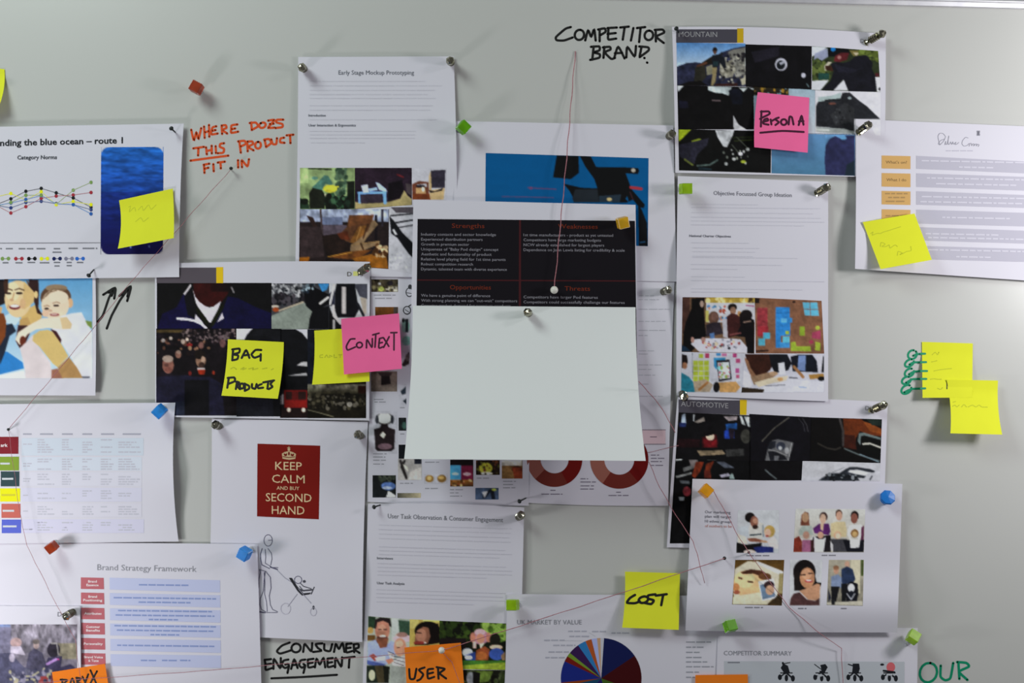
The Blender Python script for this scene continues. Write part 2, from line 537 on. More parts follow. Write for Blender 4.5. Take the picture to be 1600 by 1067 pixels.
BF = [(0, 1, 2, 3), (7, 6, 5, 4), (0, 4, 5, 1), (3, 2, 6, 7), (1, 5, 6, 2), (0, 3, 7, 4)]
mk('board_panel', boxverts(XL, XR, 0, 0.020, -HB, 0.004), BF, m_board, board, (0, 0, ZC))
prof = [(0.0, 0.0), (0.0035, 0.0003), (0.0052, 0.0055), (0.0070, 0.0062), (0.0074, 0.0078), (0.0066, 0.0090), (0.0058, 0.0118), (0.0, 0.0125), (-0.021, 0.0125), (-0.021, 0.0)]
def rail(name, p0, p1, out):
    n = len(prof); V = []
    for (x, z) in (p0, p1):
        for d, h in prof:
            V.append(bp(x + out[0] * h, -d, z + out[1] * h))
    F = [(i, (i + 1) % n, n + (i + 1) % n, n + i) for i in range(n)] + [tuple(range(n)), tuple(range(2 * n - 1, n - 1, -1))]
    return mk(name, V, F, m_alu, board, (0, 0, ZC))
rail('frame_rail', (XL - 0.012, 0), (XR + 0.012, 0), (0, 1))
rail('frame_rail', (XL, 0), (XL, -HB), (-1, 0))
rail('frame_rail', (XR, -HB), (XR, 0), (1, 0))
rail('frame_rail', (XR + 0.012, -HB), (XL - 0.012, -HB), (0, -1))

Z1 = (0, 80, 5.333); Z2 = (0, 260, 5.333); Z3 = (0, 420, 5.333); Z4 = (0, 610, 4.4467); Z5 = (0, 830, 4.0); Z6 = (280, 160, 8.0)
Z7 = (450, 70, 5.614); Z8 = (450, 240, 5.614)
Y1 = (230, 400, 7.619); Y2 = (400, 400, 6.667); Y3 = (230, 510, 7.114); Y4 = (430, 480, 5.929); Y5 = (320, 640, 5.615); Y6 = (320, 810, 4.152)
Y7 = (560, 420, 5.333); Y8 = (560, 600, 5.333)
X1 = (560, 770, 5.926); X2 = (560, 930, 5.926); X3 = (700, 180, 4.324); X4 = (630, 310, 5.93); X5 = (800, 310, 5.614); X6 = (800, 640, 5.714); X7 = (780, 890, 5.333)
W1 = (850, 20, 6.957); W2 = (1040, 30, 8.206); W3 = (1210, 30, 8.205); W4 = (1040, 130, 6.667); W5 = (1170, 130, 6.668); W6 = (1330, 170, 3.952)
W7 = (1050, 270, 5.335); W8 = (1050, 450, 5.615)
V1 = (1390, 510, 5.333); V2 = (1030, 610, 6.279); V3 = (1200, 610, 6.275); V4 = (1060, 740, 6.667); V5 = (1220, 740, 6.67); V6 = (1060, 860, 4.444); V7 = (1100, 960, 3.636)

# marker writing straight on the enamel
writing(BD, Z6, [
    [150,340,165,410,185,475,215,370,240,460,275,320], [310,300,318,445], [372,280,376,430], [318,375,372,358],
    [465,298,418,312,403,360,405,400,482,388], [410,355,455,345], [530,290,537,395], [528,290,580,285,590,318,542,345,600,390],
    [728,275,655,288,650,335,650,380,738,365], [652,335,700,325], [900,250,907,345], [880,258,955,252,985,298,905,345],
    circ(1040,285,42,32,-25), [1110,228,1190,218,1150,270,1110,318,1195,315], [1130,270,1182,265], [1302,215,1222,218,1215,250,1288,270,1288,308,1200,320],
    [175,575,310,555], [240,570,236,665], [335,560,345,650], [405,540,407,640], [340,608,405,592], [455,545,460,635], [562,510,515,518,508,555,560,580,548,628,478,635],
    [140,728,380,695,615,665],
    [752,490,770,630], [735,487,815,480,832,518,765,552], [850,490,856,612], [850,490,912,488,920,522,862,555,930,600], circ(985,535,36,42,10), [1068,470,1086,556], [1060,466,1120,458,1150,505,1086,558],
    [1150,460,1168,518,1212,520,1222,445], [1312,440,1268,450,1262,498,1318,505], [1340,412,1428,403], [1385,410,1390,510],
    [310,785,316,882], [304,780,377,765], [312,830,366,815], [426,770,432,862], [480,752,572,740], [516,750,520,826], [735,720,737,815], [785,812,782,720,852,800,872,708]],
    3.6, m_ink_red, 'marker_writing', 'orange-red handwriting WHERE DOES THIS PRODUCT FIT IN on the board')
writing(BD, W1, [
    [292,155,232,175,132,262,140,298,220,300,312,268], circ(385,240,50,56,20), [448,300,480,188,512,262,545,178,562,302], [605,180,605,310], [588,182,660,170,668,208,607,246],
    [700,170,698,230,700,290,785,280], [690,166,792,160], [690,230,780,220], [828,160,922,150], [876,160,856,292], [972,165,945,302], [1010,166,1100,155], [1050,165,1034,318],
    circ(1140,245,46,52,15), [1214,185,1216,312], [1204,186,1288,183,1305,215,1222,260,1302,328],
    [540,365,525,510], [510,370,600,366,602,408,540,430,605,450,600,488,502,512], [656,370,646,490], [640,376,714,370,722,400,662,430,730,500,772,490],
    [764,490,806,368,876,496], [770,440,850,435], [895,486,906,370,985,476,1000,360], [1060,370,1040,472], [1034,366,1130,375,1136,410,1040,482], [1090,490], [1120,540]],
    3.8, m_ink_black, 'marker_writing', 'black handwriting COMPETITOR BRAND beside the mountain sheet')
writing(BD, Y6, [
    [550,805,500,825,468,860,490,876,560,855], circ(592,840,30,28,-20), [638,866,648,813,690,862,697,808], [762,810,720,815,732,838,757,858,702,866], [775,815,776,852,812,860,826,815],
    [838,866,850,813,870,847,893,808,906,866], [918,814,918,868,956,860], [918,814,952,811], [918,842,946,838], [966,816,969,868], [965,816,996,814,996,838,968,848,1004,872],
    [388,917,394,948,396,982,436,970], [388,917,430,912], [392,948,430,942], [445,976,448,910,490,972,493,905], [542,915,512,922,500,950,520,970,545,958,540,944,522,948], [546,958,536,1002],
    [560,976,580,913,602,970], [565,952,596,948], [652,915,622,921,612,950,630,968,652,954,640,944], [652,954,640,1002], [668,915,672,966,708,960], [668,915,705,910], [670,940,700,935],
    [714,966,725,908,746,948,770,903,781,966], [796,909,798,963,836,956], [796,909,830,905], [797,937,826,932], [845,966,848,903,885,962,891,900], [903,905,972,897], [939,902,934,968],
    [432,1037,640,1028,857,1014]],
    3.6, m_ink_black, 'marker_writing', 'black underlined handwriting CONSUMER ENGAGEMENT under the red poster sheet')
writing(BD, V7, [circ(1275,330,48,56,20), [1345,290,1344,352,1370,373,1400,360,1416,275], [1445,270,1451,366], [1438,270,1490,275,1505,296,1450,325,1497,372]],
    4.0, m_ink_green, 'marker_writing', 'green handwriting OUR in the bottom right')
writing(BD, Z3, [[815,440,858,385,905,250,942,170], [860,216,960,158,952,248], [905,198,945,178,930,225], [890,497,930,390,1000,262,1082,148], [994,226,1090,145,1060,268], [1020,222,1072,170,1062,230]],
    3.8, m_ink_black, 'marker_writing', 'two black hand-drawn arrows pointing up right')
writing(BD, V1, [circ(190,235,40,34,-45,0,330), [195,245,225,232,262,228], circ(165,305,42,26,-35,20,330), [165,318,200,300,262,298], circ(165,385,42,30,-35,20,330), [160,400,200,378,262,371],
    circ(140,450,40,28,-30,20,330), [135,470,190,440,262,437], circ(140,525,46,32,-35,20,340), [120,550,180,522,262,517]], 3.4, m_ink_green, 'marker_writing', 'green drawn ring binding left of a yellow note')

# ------------------------------------------------------------------ papers and what is printed on them
# --- products on white (behind the blank card, left)
s10 = Sheet('printed_sheet', [(580, 428), (830, 430), (826, 790), (574, 784)], 1.0, 'white sheet of small product pictures, mostly behind the blank card', 'paper', '9698a8', bow=(0, 0, 0, 2), curl=[('R', 1, 0.9, 0.2)])
picture(s10, Y7, (108, 88, 330, 192), '3a3228', [('r','9a9690',230,150,330,192), ('s',['16120e','5a5440','2a241c'],40,1,3,3,108,88,330,192), ('e','8c9a50',190,168,26,20), ('e','e8e6d8',176,124,12,12), ('e','17141a',265,120,24,24), ('n',0.4,6,6,1)])
picture(s10, Y7, (140, 318, 330, 392), '5e3216', [('v','6a3a18','4a260e'), ('r','3a3434',296,318,330,392), ('n',0.2,8,8,2)])
picture(s10, Y7, (362, 405, 428, 640), '9698a8', [('e','6c9490',390,480,40,50), ('r','10141a',395,420,420,530), ('e','5f8a86',400,600,40,40), ('e','15181c',375,430,14,18)])
picture(s10, Y7, (105, 855, 322, 1022), '5e5350', [('p','181316',[190,880,260,880,270,960,190,970]), ('p','2a2224',[160,862,285,862,270,890,180,890]), ('n',0.15,8,8,4)])
picture(s10, Y7, (340, 690, 425, 815), '9698a8', [('p','241c1e',[360,800,420,690,425,700,425,790,380,815]), ('e','4a4448',410,740,18,30)])
vector(s10, 'printed_drawing', Y7, [('e','2b2d33',425,195,32,40), ('e','9698a8',425,195,24,32), ('e','2b2d33',430,150,16,20), ('l','2b2d33',6,[405,200,440,205]), ('e','1c1e22',405,345,34,36), ('e','9698a8',405,345,26,28), ('l','1c1e22',6,[390,340,420,360]), ('l','1c1e22',8,[420,310,440,298])], label='small line drawings of folding seats')
picture(s10, Y8, (110, 225, 320, 580), '9698a8', [('e','4a4a50',217,290,74,52), ('e','aeb0b6',217,284,56,46), ('e','22242c',155,295,14,36), ('e','22242c',282,295,14,36), ('r','9698a8',110,232,320,250), ('p','1a1216',[130,375,180,362,192,330,243,330,250,360,306,380,300,540,272,560,160,560,142,540]), ('e','5a4450',220,520,60,26), ('p','b8b4b0',[178,425,205,395,228,420,210,455])])
picture(s10, Y8, (335, 0, 400, 190), '9698a8', [('p','1c2430',[350,60,395,20,395,80,365,90]), ('p','1c2430',[370,140,400,120,400,170])])
picture(s10, Y8, (335, 280, 398, 388), '14171a', [('n',0.5,6,6,7), ('e','2e4a44',382,345,18,30)])
picture(s10, Y8, (335, 505, 398, 622), '0d0f14', [])
picture(s10, Y8, (330, 622, 527, 800), '8c8b90', [('p','a6a4a8',[430,730,525,690,525,795,420,795]), ('r','141824',470,622,527,668), ('l','2a262a',22,[350,640,400,780]), ('l','1e1a1c',20,[385,640,360,690,400,785]), ('p','c8c4c0',[370,665,410,690,415,730,385,700]), ('n',0.15,8,8,3)])
picture(s10, Y8, (118, 760, 312, 945), '101316', [('e','46609a',250,850,60,34), ('e','9aa8c8',240,865,40,12), ('p','d0d2da',[230,945,250,890,312,930,312,945]), ('s',['3a4438','242c26'],24,1,4,5,170,760,312,800), ('n',0.4,7,7,2)])
picture(s10, Y8, (325, 908, 520, 948), '857a6a', [('h','3a3a34','9a917c')])
picture(s10, Y8, (548, 750, 742, 830), '9698a8', [('e','8a5f2c',592,788,36,30), ('e','c09a68',590,785,20,18), ('e','74502a',695,788,38,32), ('e','a88450',690,780,24,14)])
picture(s10, Y8, (765, 630, 957, 853), '120d10', [('r','3d86b4',765,680,857,800), ('r','741a36',857,682,957,800), ('v','a8602a','3a2418',765,800,957,853), ('e','9fc4d8',808,748,30,12), ('e','c89aa8',905,750,34,14), ('s',['c8a070','8a3a20','4a2a14'],20,1,2.5,8,765,800,957,850)])
picture(s10, Y8, (980, 635, 1177, 757), '21150f', [('e','8f9030',1060,700,56,46), ('e','c8c0b0',1070,745,50,14), ('s',['5a2a1a','4a4a20','0f0a08'],24,1,3,9,980,635,1177,757)])
picture(s10, Y8, (1195, 635, 1367, 788), '6f4c2e', [('r','a4a4a2',1195,635,1367,680), ('e','3a1a14',1320,710,44,30), ('p','7a2a1a',[1280,690,1367,700,1367,788,1300,788]), ('n',0.3,8,5,4)])
picture(s10, Y8, (975, 865, 1168, 962), '33415a', [('p','10131c',[1085,880,1130,870,1140,960,1110,960,1100,900,1060,950,1030,950]), ('p','a8adb8',[1030,900,1080,890,1050,950]), ('e','8fa040',1130,880,20,10), ('n',0.3,6,6,6)])
dashes(s10, [(584, 461, 618), (586, 466, 612), (584, 624, 602), (585, 628, 606), (583, 709, 604), (583, 714, 602), (583, 719, 606), (583, 725, 600), (625, 755, 645), (664, 722, 686), (664, 763, 684), (703, 765, 724), (703, 770, 720), (703, 775, 722), (745, 747, 764), (786, 752, 806), (786, 757, 803), (786, 762, 805), (625, 637, 634), (625, 678, 632)], '70727f', 5, 1.4)

# --- doughnut charts (behind the blank card, right)
s11 = Sheet('printed_sheet', [(806, 434), (1054, 436), (1044, 790), (815, 785)], 1.6, 'white sheet with two red doughnut charts below the blank card', 'paper', '9d9baa', bow=(0, -1, 0, 2), curl=[('R', 9, 0.62, 0.18), ('R', 2, 0.95, 0.1)])
vector(s11, 'doughnut_chart', X6, [('a','6e0c0b',380,442,126,248,-70,62), ('a','66201c',380,442,126,248,62,134), ('a','80423d',380,442,126,248,134,230)])
vector(s11, 'doughnut_chart', X6, [('a','6c0a0a',958,446,134,260,-45,50), ('a','681e1a',958,446,134,260,50,125), ('a','82463f',958,446,134,260,125,230)])
vector(s11, 'printed_box', X6, [('r','a48d99',1165,180,1370,306), ('l','6e6672',8,[1165,180,1370,180]), ('l','6e6672',8,[1165,308,1370,308]), ('l','5a4a58',8,[1235,243,1290,243])])
dashes(s11, [(1017, 711, 1030), (1017, 716, 1038), (1017, 721, 1034), (1017, 727, 1036), (907, 748, 919), (907, 753, 931), (907, 759, 928), (907, 764, 930), (846, 772, 879), (860, 766, 868), (951, 774, 982), (963, 769, 970)], '5e5a6a', 3, 1.5)
dashes(s11, [(998, y, x) for y, x in ((462, 1022), (468, 1030), (483, 1046), (502, 1040), (516, 1040), (524, 1012), (548, 1022), (553, 1014), (570, 1034), (577, 1018), (586, 1024), (600, 1014), (619, 1036))], '878794', 4, 1.2)

# --- keep calm poster sheet
s9 = Sheet('poster_sheet', [(331, 654), (575, 659), (566, 1003), (324, 992)], 2.2, 'white sheet with a small red poster above a drawing of a person pushing a pushchair', 'paper', 'aaaebe', bow=(2, -2, 0, 0), curl=[('R', 7, 0.75, 0.3), ('T', 1.5, 0.5, 0.2), ('B', 4, 0.6, 0.4)])
_po = vector(s9, 'red_poster', Y5, [('q','80110d',462,298,1012,316,1000,962,458,936)])
text(s9, [('KEEP', 320+618/5.615, 640+527/5.615, 41.5, 12.8, .02, False), ('CALM', 320+590/5.615, 640+640/5.615, 51, 12.8, .02, False), ('AND BUY', 320+630/5.615, 640+702/5.615, 35.5, 5.6, .02, False), ('SECOND', 320+535/5.615, 640+803/5.615, 71.5, 13, .02, False), ('HAND', 320+588/5.615, 640+915/5.615, 51, 13, .02, False)], 'b3a184', 'poster_lettering', under=_po)
vector(s9, 'crown_emblem', Y5, [('p','a08a70',[682,430,676,385,700,372,738,362,776,374,800,388,794,432,738,440]), ('e','a08a70',738,350,12,12), ('l','a08a70',6,[738,325,738,350]), ('l','a08a70',6,[725,335,750,335]), ('e','72100c',708,392,15,15), ('e','72100c',768,394,15,15), ('e','a08a70',708,380,9,9), ('e','a08a70',768,382,9,9), ('l','72100c',6,[685,412,738,420,790,414]), ('e','72100c',738,385,8,16)], 0.00035, under=_po)
D6 = '454760'
vector(s9, 'line_drawing', Y6, [('l',D6,4,smooth(np.array(circ(411,142,27,37)).reshape(-1,2)).ravel()), ('l',D6,4,[412,142,436,140]),
    ('l',D6,5,[372,195,362,230,362,260,370,300,420,325]), ('l',D6,4,[392,200,395,250,392,290,430,312]), ('l',D6,4,[410,195,432,225,436,260,428,300]), ('l',D6,8,[425,315,470,330]), ('l',D6,4,[430,318,475,318]),
    ('l',D6,4,[355,330,360,350,350,400,350,440,333,510,335,560,342,600,395,610]), ('l',D6,4,[358,332,400,345]), ('l',D6,4,[392,345,385,400,380,470,360,520,358,560,368,590,395,605]), ('l',D6,4,[345,606,392,612]),
    ('l',D6,4,[400,350,425,380,430,450,418,500,425,560,440,590,472,605]), ('l',D6,4,[385,350,390,420,388,490,400,540,405,600,400,610,470,610]),
    ('l','7a7d90',4,[470,335,520,385,575,420,690,550]), ('l','7a7d90',4,[600,490,540,570]), ('p','23252c',[545,385,565,385,600,440,640,485,690,480,680,492,630,500,600,470]), ('l','3c3f4a',10,[600,455,640,468,700,462]), ('l','3c3f4a',6,[690,490,710,445]),
    ('l',D6,4,circ(605,398,24,24)), ('e','3c3f4a',645,408,10,9), ('l','3c3f4a',5,[620,420,640,440,690,455]), ('l','3c3f4a',5,[615,440,640,470]),
    ('l','8f92a4',3,circ(525,585,32,36)), ('l','8f92a4',3,circ(705,605,20,26)), ('e','3c3f4a',705,578,7,14)], label='line drawing of a person pushing a pushchair with a seated child')

# --- blue machine picture
s7 = Sheet('printed_sheet', [(709, 189), (1052, 196), (1057, 440), (706, 434)], 2.8, 'white sheet with a blue and black product picture behind the black chart', 'paper', 'a7a9b5', bow=(2, 0, 0, 0), curl=[('L', 2, 0.5, 0.3), ('R', 4, 0.5, 0.25), ('T', 1, 0.4, 0.3)])
picture(s7, X3, [255,255,1355,290,1350,885,250,850], '03477a', [('p','0a0b0d',[735,270,882,274,885,390,830,432,710,420]), ('p','0a0b0d',[888,270,965,278,1000,350,1200,352,1285,358,1292,378,1282,398,1200,392,1240,500,1330,605,1322,628,1290,620,1250,570,1205,592,860,585,820,510,780,462,900,490,1010,495,988,430,930,350]),
    ('p','1b2128',[840,560,860,500,1010,500,1020,590,850,590]), ('p','1d2a36',[1020,545,1170,535,1160,590,1020,590]), ('p','0b0d10',[1285,600,1310,640,1345,730,1350,885,1290,885]), ('p','03477a',[1200,565,1212,545,1222,590]), ('l','b02a34',20,[1235,488,1305,497]), ('l','3a1a20',8,[1230,520,1250,570]),
    ('e','9a958c',1252,372,15,14), ('e','b4a070',1090,568,18,12), ('l','1f4a70',10,[1300,860,1330,855]), ('l','4a3a62',9,[540,490,730,500]), ('e','5a3a60',560,492,14,10), ('l','45406a',8,[365,550,712,556])], label='printed picture of black machine parts on blue', grain=0.12)

# --- early stage mockup
s6 = Sheet('printed_sheet', [(466, 89), (709, 88), (714, 434), (461, 430)], 3.4, 'white typed sheet with chair photographs, under the black chart corner', 'paper', 'a6aeb9', curl=[('R', 5, 0.42, 0.15), ('T', 1, 0.5, 0.4), ('L', 2, 0.5, 0.3)], bow=(1, 2, 0, 0))
text(s6, [('Early Stage Mockup Prototyping', 529, 116.5, 118, 6.6, 0, False)], '4a525c', 'printed_heading')
text(s6, [('Introduction', 482, 182, 27, 3.6, 0, True), ('User Interaction & Ergonomics', 482, 197.5, 74, 3.8, 0, True)], '545c66', 'printed_heading')
dashes(s6, [(484, 127, 664), (484, 134, 690), (484, 141, 682), (484, 147.5, 668), (484, 153.5, 684), (484, 165, 676), (484, 172, 672), (484, 187, 682), (484, 205, 650), (484, 210.5, 648), (484, 216, 648), (486, 223, 570)], '9fa7b2', 1, 1.2, word=(14, 40), gap=1.5)
picture(s6, Z8, (105, 125, 587, 487), '7da268', [('n',0.15,14,20,1), ('r','93ba78',105,135,180,260), ('l','0f1410',10,[180,130,390,140]), ('p','86b070',[385,125,420,125,420,200,385,200]), ('s',['24402c','304c38','4a7050'],40,2,5,3,425,135,510,360), ('p','10180f',[520,245,587,240,587,487,520,487]), ('p','3f6e60',[212,295,270,240,320,190,352,195,392,260,380,280,330,262,300,320,215,330]), ('e','4d8070',235,215,28,14), ('p','141a12',[185,345,215,300,300,320,330,370,322,487,190,487]), ('p','1b3420',[105,390,150,400,180,440,190,487,105,487]), ('e','101810',145,420,36,28), ('e','b6b836',370,308,62,34), ('l','c8c840',14,[330,310,440,290]), ('p','c8d0b0',[318,355,330,350,350,400,338,405]), ('p','2c5a38',[340,350,400,340,420,380,520,370,520,487,330,487]), ('s',['14261a','3a6a44','0e140e'],40,2,5,4,330,370,525,487), ('n',0.2,8,8,5)])
picture(s6, Z8, [586,125,1085,125,1088,450,587,487], '211824', [('n',0.3,20,20,1), ('p','948b60',[587,425,700,430,880,425,985,395,1020,320,1050,370,1088,400,1088,455,587,487]), ('n',0.1,10,5,4), ('p','2a2430',[640,360,820,350,830,430,640,440]), ('l','6a9fe0',22,[620,345,855,342]), ('l','6a9fe0',18,[622,345,628,430]), ('l','6a9fe0',30,[845,330,852,430]), ('p','b4c2e6',[640,280,700,268,710,338,660,345]), ('p','8fb4e6',[705,308,780,295,785,320,715,332]), ('p','a8c4f0',[768,250,800,260,860,310,870,335,800,320]), ('e','c8c0b8',900,325,16,12), ('p','0e0a10',[880,260,1000,230,1020,320,980,390,880,410]), ('p','3a3438',[1030,260,1085,270,1085,370,1040,340]), ('l','6a1c22',16,[960,185,1010,205])])
picture(s6, Z8, (1086, 130, 1390, 408), 'a6aeb9', [('p','262430',[1252,148,1382,142,1375,300,1250,300]), ('p','b09a70',[1235,200,1252,150,1260,320,1375,300,1365,405,1250,405,1240,330]), ('p','6a3426',[1088,268,1150,240,1232,250,1240,405,1090,405]), ('p','a4aab4',[1130,270,1215,262,1220,290,1140,292]), ('e','1c1a24',1160,285,40,12), ('p','b08c60',[1120,300,1200,300,1210,350,1120,350]), ('e','d4d0c0',1185,312,14,22), ('p','7a341c',[1090,350,1240,350,1250,405,1090,405]), ('p','1a1418',[1235,320,1290,330,1360,300,1350,325,1250,345])])
picture(s6, Z8, [103,488,886,488,880,1012,97,955], '1e1617', [('r','8fa0bc',105,488,886,600), ('n',0.45,7,9,2,105,488,886,620), ('r','5c6a88',300,560,480,625), ('p','2a1a18',[160,540,220,560,280,690,220,640]), ('r','22202a',820,488,838,640), ('r','0f0c10',765,540,785,790), ('l','3a2f30',16,[285,488,300,700]), ('r','4a4450',310,630,520,720), ('p','643720',[540,540,755,535,735,610,525,640]), ('p','583220',[520,640,730,610,700,680,640,760,540,780,430,740,470,690]), ('p','74461f',[620,640,700,625,640,760,590,790,540,780]), ('p','7c644a',[730,600,755,580,790,620,690,740,660,790,700,790,800,770,805,790,560,890,545,880,550,800,600,770,700,680]), ('p','1c1210',[300,720,440,700,540,800,545,880,340,900,310,800]), ('p','2c2224',[105,640,290,640,320,900,105,930]), ('p','683617',[340,910,520,860,740,840,600,930]), ('p','8e5018',[560,920,740,880,860,880,880,1010,700,1000,600,960]), ('p','84460f',[100,910,190,905,180,960,97,950]), ('l','9a6a38',10,[640,640,600,760]), ('l','3a2014',14,[700,620,660,740]), ('l','4a2a18',12,[540,545,520,650]), ('l','8a6a44',10,[560,800,800,770]), ('l','3a2416',16,[640,790,660,840]), ('p','5c2414',[430,700,520,680,545,760,460,750]), ('l','a8702c',10,[350,905,560,865]), ('s',['d0b890','4a2814','a08868'],26,1,4,6,740,800,870,920), ('n',0.25,9,9,3)])
picture(s6, Z8, [888,470,1112,470,1112,1060,885,1015], 'a8b0ba', [('p','46444c',[900,468,1112,450,1112,520,950,520]), ('n',0.1,6,6,2), ('l','14161c',12,[900,545,1112,525]), ('l','14161c',14,[920,610,1112,580]), ('l','1a1c22',10,[960,650,1112,625]), ('p','0c0e12',[888,545,930,590,1000,690,1112,800,1112,930,1060,880,960,740,905,700]), ('p','b8c0c8',[915,670,930,660,960,710,940,715]), ('s',['8f97a0','c0c8d0'],30,1,2,4,890,880,1100,1010)], label='black and white sketch of a reclining seat')

# --- context sheet
s8 = Sheet('printed_sheet', [(242, 412), (578, 409), (577, 657), (243, 651)], 4.6, 'white sheet of dark street and jacket photographs, with a grey header strip', 'paper', 'acb2c0', bow=(0, 0, -2, 0), curl=[('R', 2, 0.6, 0.3), ('T', 2, 0.6, 0.25)])
vector(s8, 'header_strip', Y1, [('r','46434c',112,138,822,322), ('r','c4a31a',822,132,904,322)])
text(s8, [('D', 542.5, 431.5, 7, 7, 0, False), ('M', 559, 431, 8, 6, 0, False)], '50504c', 'printed_logo')
vector(s8, 'logo_block', Y2, [('r','c6c479',1012,160,1060,206)])
picture(s8, Y1, (115, 320, 1480, 866), '0b0b0d', [('p','0d0b30',[118,866,180,690,350,610,420,470,520,400,570,640,700,866]), ('p','0c0b2c',[760,866,900,640,960,480,1080,500,1300,610,1480,680,1480,866]), ('p','0b0b10',[440,480,520,360,560,600,640,700,600,760,480,700]), ('p','380b0b',[548,322,1000,322,960,450,890,540,800,606,700,602,610,540,552,440]), ('h','2a0808','0c080a',760,322,1000,420), ('p','c0c0d0',[540,395,556,430,570,480,620,545,690,595,740,612,790,602,880,535,850,620,765,790,735,856,700,730,650,690,580,560]), ('l','101408',48,[600,640,715,800]), ('l','101408',48,[890,600,775,810]), ('p','0b0b0c',[715,790,780,790,745,866,735,866]), ('l','c6c6d8',30,[360,745,470,752,570,772,640,805,700,856]), ('p','c2c2d4',[575,690,650,775,700,850,600,795,565,770]), ('p','b4b4c2',[893,672,915,742,832,790]), ('l','b0b0ba',24,[445,450,482,400,515,350]), ('l','66666c',20,[1005,375,1030,430])], label='printed photo of a navy jacket collar', blur=1)
picture(s8, Y2, (162, 285, 762, 762), '32353c', [('s',['8a9098','5a5e66','1c2026','aab0b8'],80,1,3,2,162,290,480,420), ('s',['1c1a20','3a3840','0f0f14'],50,2,4,3,162,400,500,520), ('p','788680',[162,622,500,480,590,580,560,640,545,762,162,762]), ('l','a8a090',18,[240,570,490,480]), ('e','b4aea6',200,525,40,16), ('e','a03c1c',205,558,34,24), ('p','08080c',[490,340,560,300,640,340,762,400,762,500,640,560,600,590,520,520]), ('p','0a0a0e',[590,560,762,520,762,762,545,762,560,650]), ('p','3078b4',[648,287,762,287,740,350,690,372]), ('s',['1a2430','88a0b0','50606c'],20,1,3,8,480,290,600,380), ('l','c2c4c8',26,[668,495,750,432])])
picture(s8, Y2, (762, 285, 1160, 770), 'a9b1bb', [('p','3a3d4a',[1020,290,1160,290,1160,450,1080,420]), ('p','0a0b10',[838,288,1030,288,1046,400,1072,560,1030,640,850,640,820,560,822,380]), ('p','0a0a0e',[762,520,800,620,890,720,890,770,762,770]), ('p','16182a',[762,390,820,340,815,520,762,520]), ('l','b6bac0',28,[815,300,770,500]), ('r','b2b2b6',896,322,940,604), ('p','9a948c',[1085,430,1150,440,1150,600,1120,610]), ('l','14161c',26,[1060,500,1120,620]), ('l','b8bac0',30,[805,520,812,620,880,700]), ('l','b0b2b8',22,[812,670,812,770])])
picture(s8, Y3, (100, 24, 992, 990), '0f0c10', [('r','4a3a22',100,40,420,72), ('n',0.5,6,6,2,100,24,992,250), ('s',['4a3e44','6a5c5e','2a2022','5a4e52'],80,1,2.6,4,390,30,980,170), ('s',['5e382e','40241e','74503f','1a1012'],30,1.4,2.8,7,110,120,860,330), ('e','a8a0a0',178,155,22,22), ('e','b4aaa4',262,132,20,20), ('e','9c8c84',398,168,24,28), ('e','a89890',445,145,18,18), ('e','8a1a1a',470,205,34,20), ('e','a07a60',475,240,22,24), ('e','885a50',345,310,34,44), ('e','a88a80',350,285,24,20), ('e','6a4440',600,210,30,40), ('e','5a3a3c',840,190,34,46), ('n',0.35,6,6,8,100,100,900,340), ('p','120f16',[120,540,160,500,300,520,420,560,420,990,100,990,100,560]), ('e','7a4a42',232,430,64,92), ('e','96847c',230,360,60,40), ('e','54302c',215,430,26,20), ('e','6a3a34',235,480,40,30), ('p','161628',[100,560,420,540,560,560,700,560,830,640,860,990,100,990]), ('r','1b2030',320,840,420,990), ('e','7c5a4c',596,380,56,76), ('e','17100f',585,315,62,50), ('e','94786a',620,370,22,40), ('e','3a2420',605,430,34,34), ('r','9a9498',560,462,645,490), ('p','a02412',[560,480,650,480,635,535,575,535]), ('r','0a0a0e',420,600,690,990), ('e','7a1c1a',475,520,18,26), ('e','a02a1a',738,515,16,22), ('n',0.2,10,10,12)], label='printed photo of a crowd of people in dark coats')
picture(s8, Y3, (992, 24, 1494, 1000), '0c0d11', [('p','c3c6d6',[992,24,1170,24,1110,90,1080,150,992,150]), ('e','101116',1330,240,260,215), ('e','0b0c10',1250,300,240,200), ('p','14161e',[992,700,1400,760,1400,1000,992,1000])])
picture(s8, Y4, (45, 205, 300, 1025), '0c0d11', [('p','bcc2d0',[190,205,300,205,300,300,250,240]), ('p','b8bcc4',[198,540,245,508,298,505,298,548]), ('p','a8acb4',[110,634,290,606,298,634]), ('n',0.2,7,7,2,45,640,300,760), ('p','74747a',[20,830,80,800,80,900,20,900]), ('r','7c1010',86,770,300,935), ('r','28100f',100,785,160,858), ('r','28100f',215,785,290,858), ('r','5c1010',165,785,212,858), ('r','1a0d0d',45,945,300,1025), ('e','f4c8bc',126,950,18,20), ('e','f8d4c4',262,952,18,20), ('r','8e1410',95,870,295,925)], label='printed photo of a red bus at night')
picture(s8, Y4, (300, 205, 842, 1027), '14120d', [('r','10141f',300,205,362,720), ('v','7e8276','2a281c',300,715,842,800), ('n',0.5,5,5,3,300,720,842,830), ('s',['0e0c08','1e1c14','3a372c','54524a'],120,1,3.5,4,310,800,842,940), ('e','8a8a84',690,900,26,24), ('r','2a0f0a',770,730,842,800), ('p','0c0a06',[300,940,560,1027,300,1027]), ('l','6a6a58',8,[300,950,400,975,540,1015]), ('n',0.3,8,8,6)], label='printed photo of a crowd under trees')

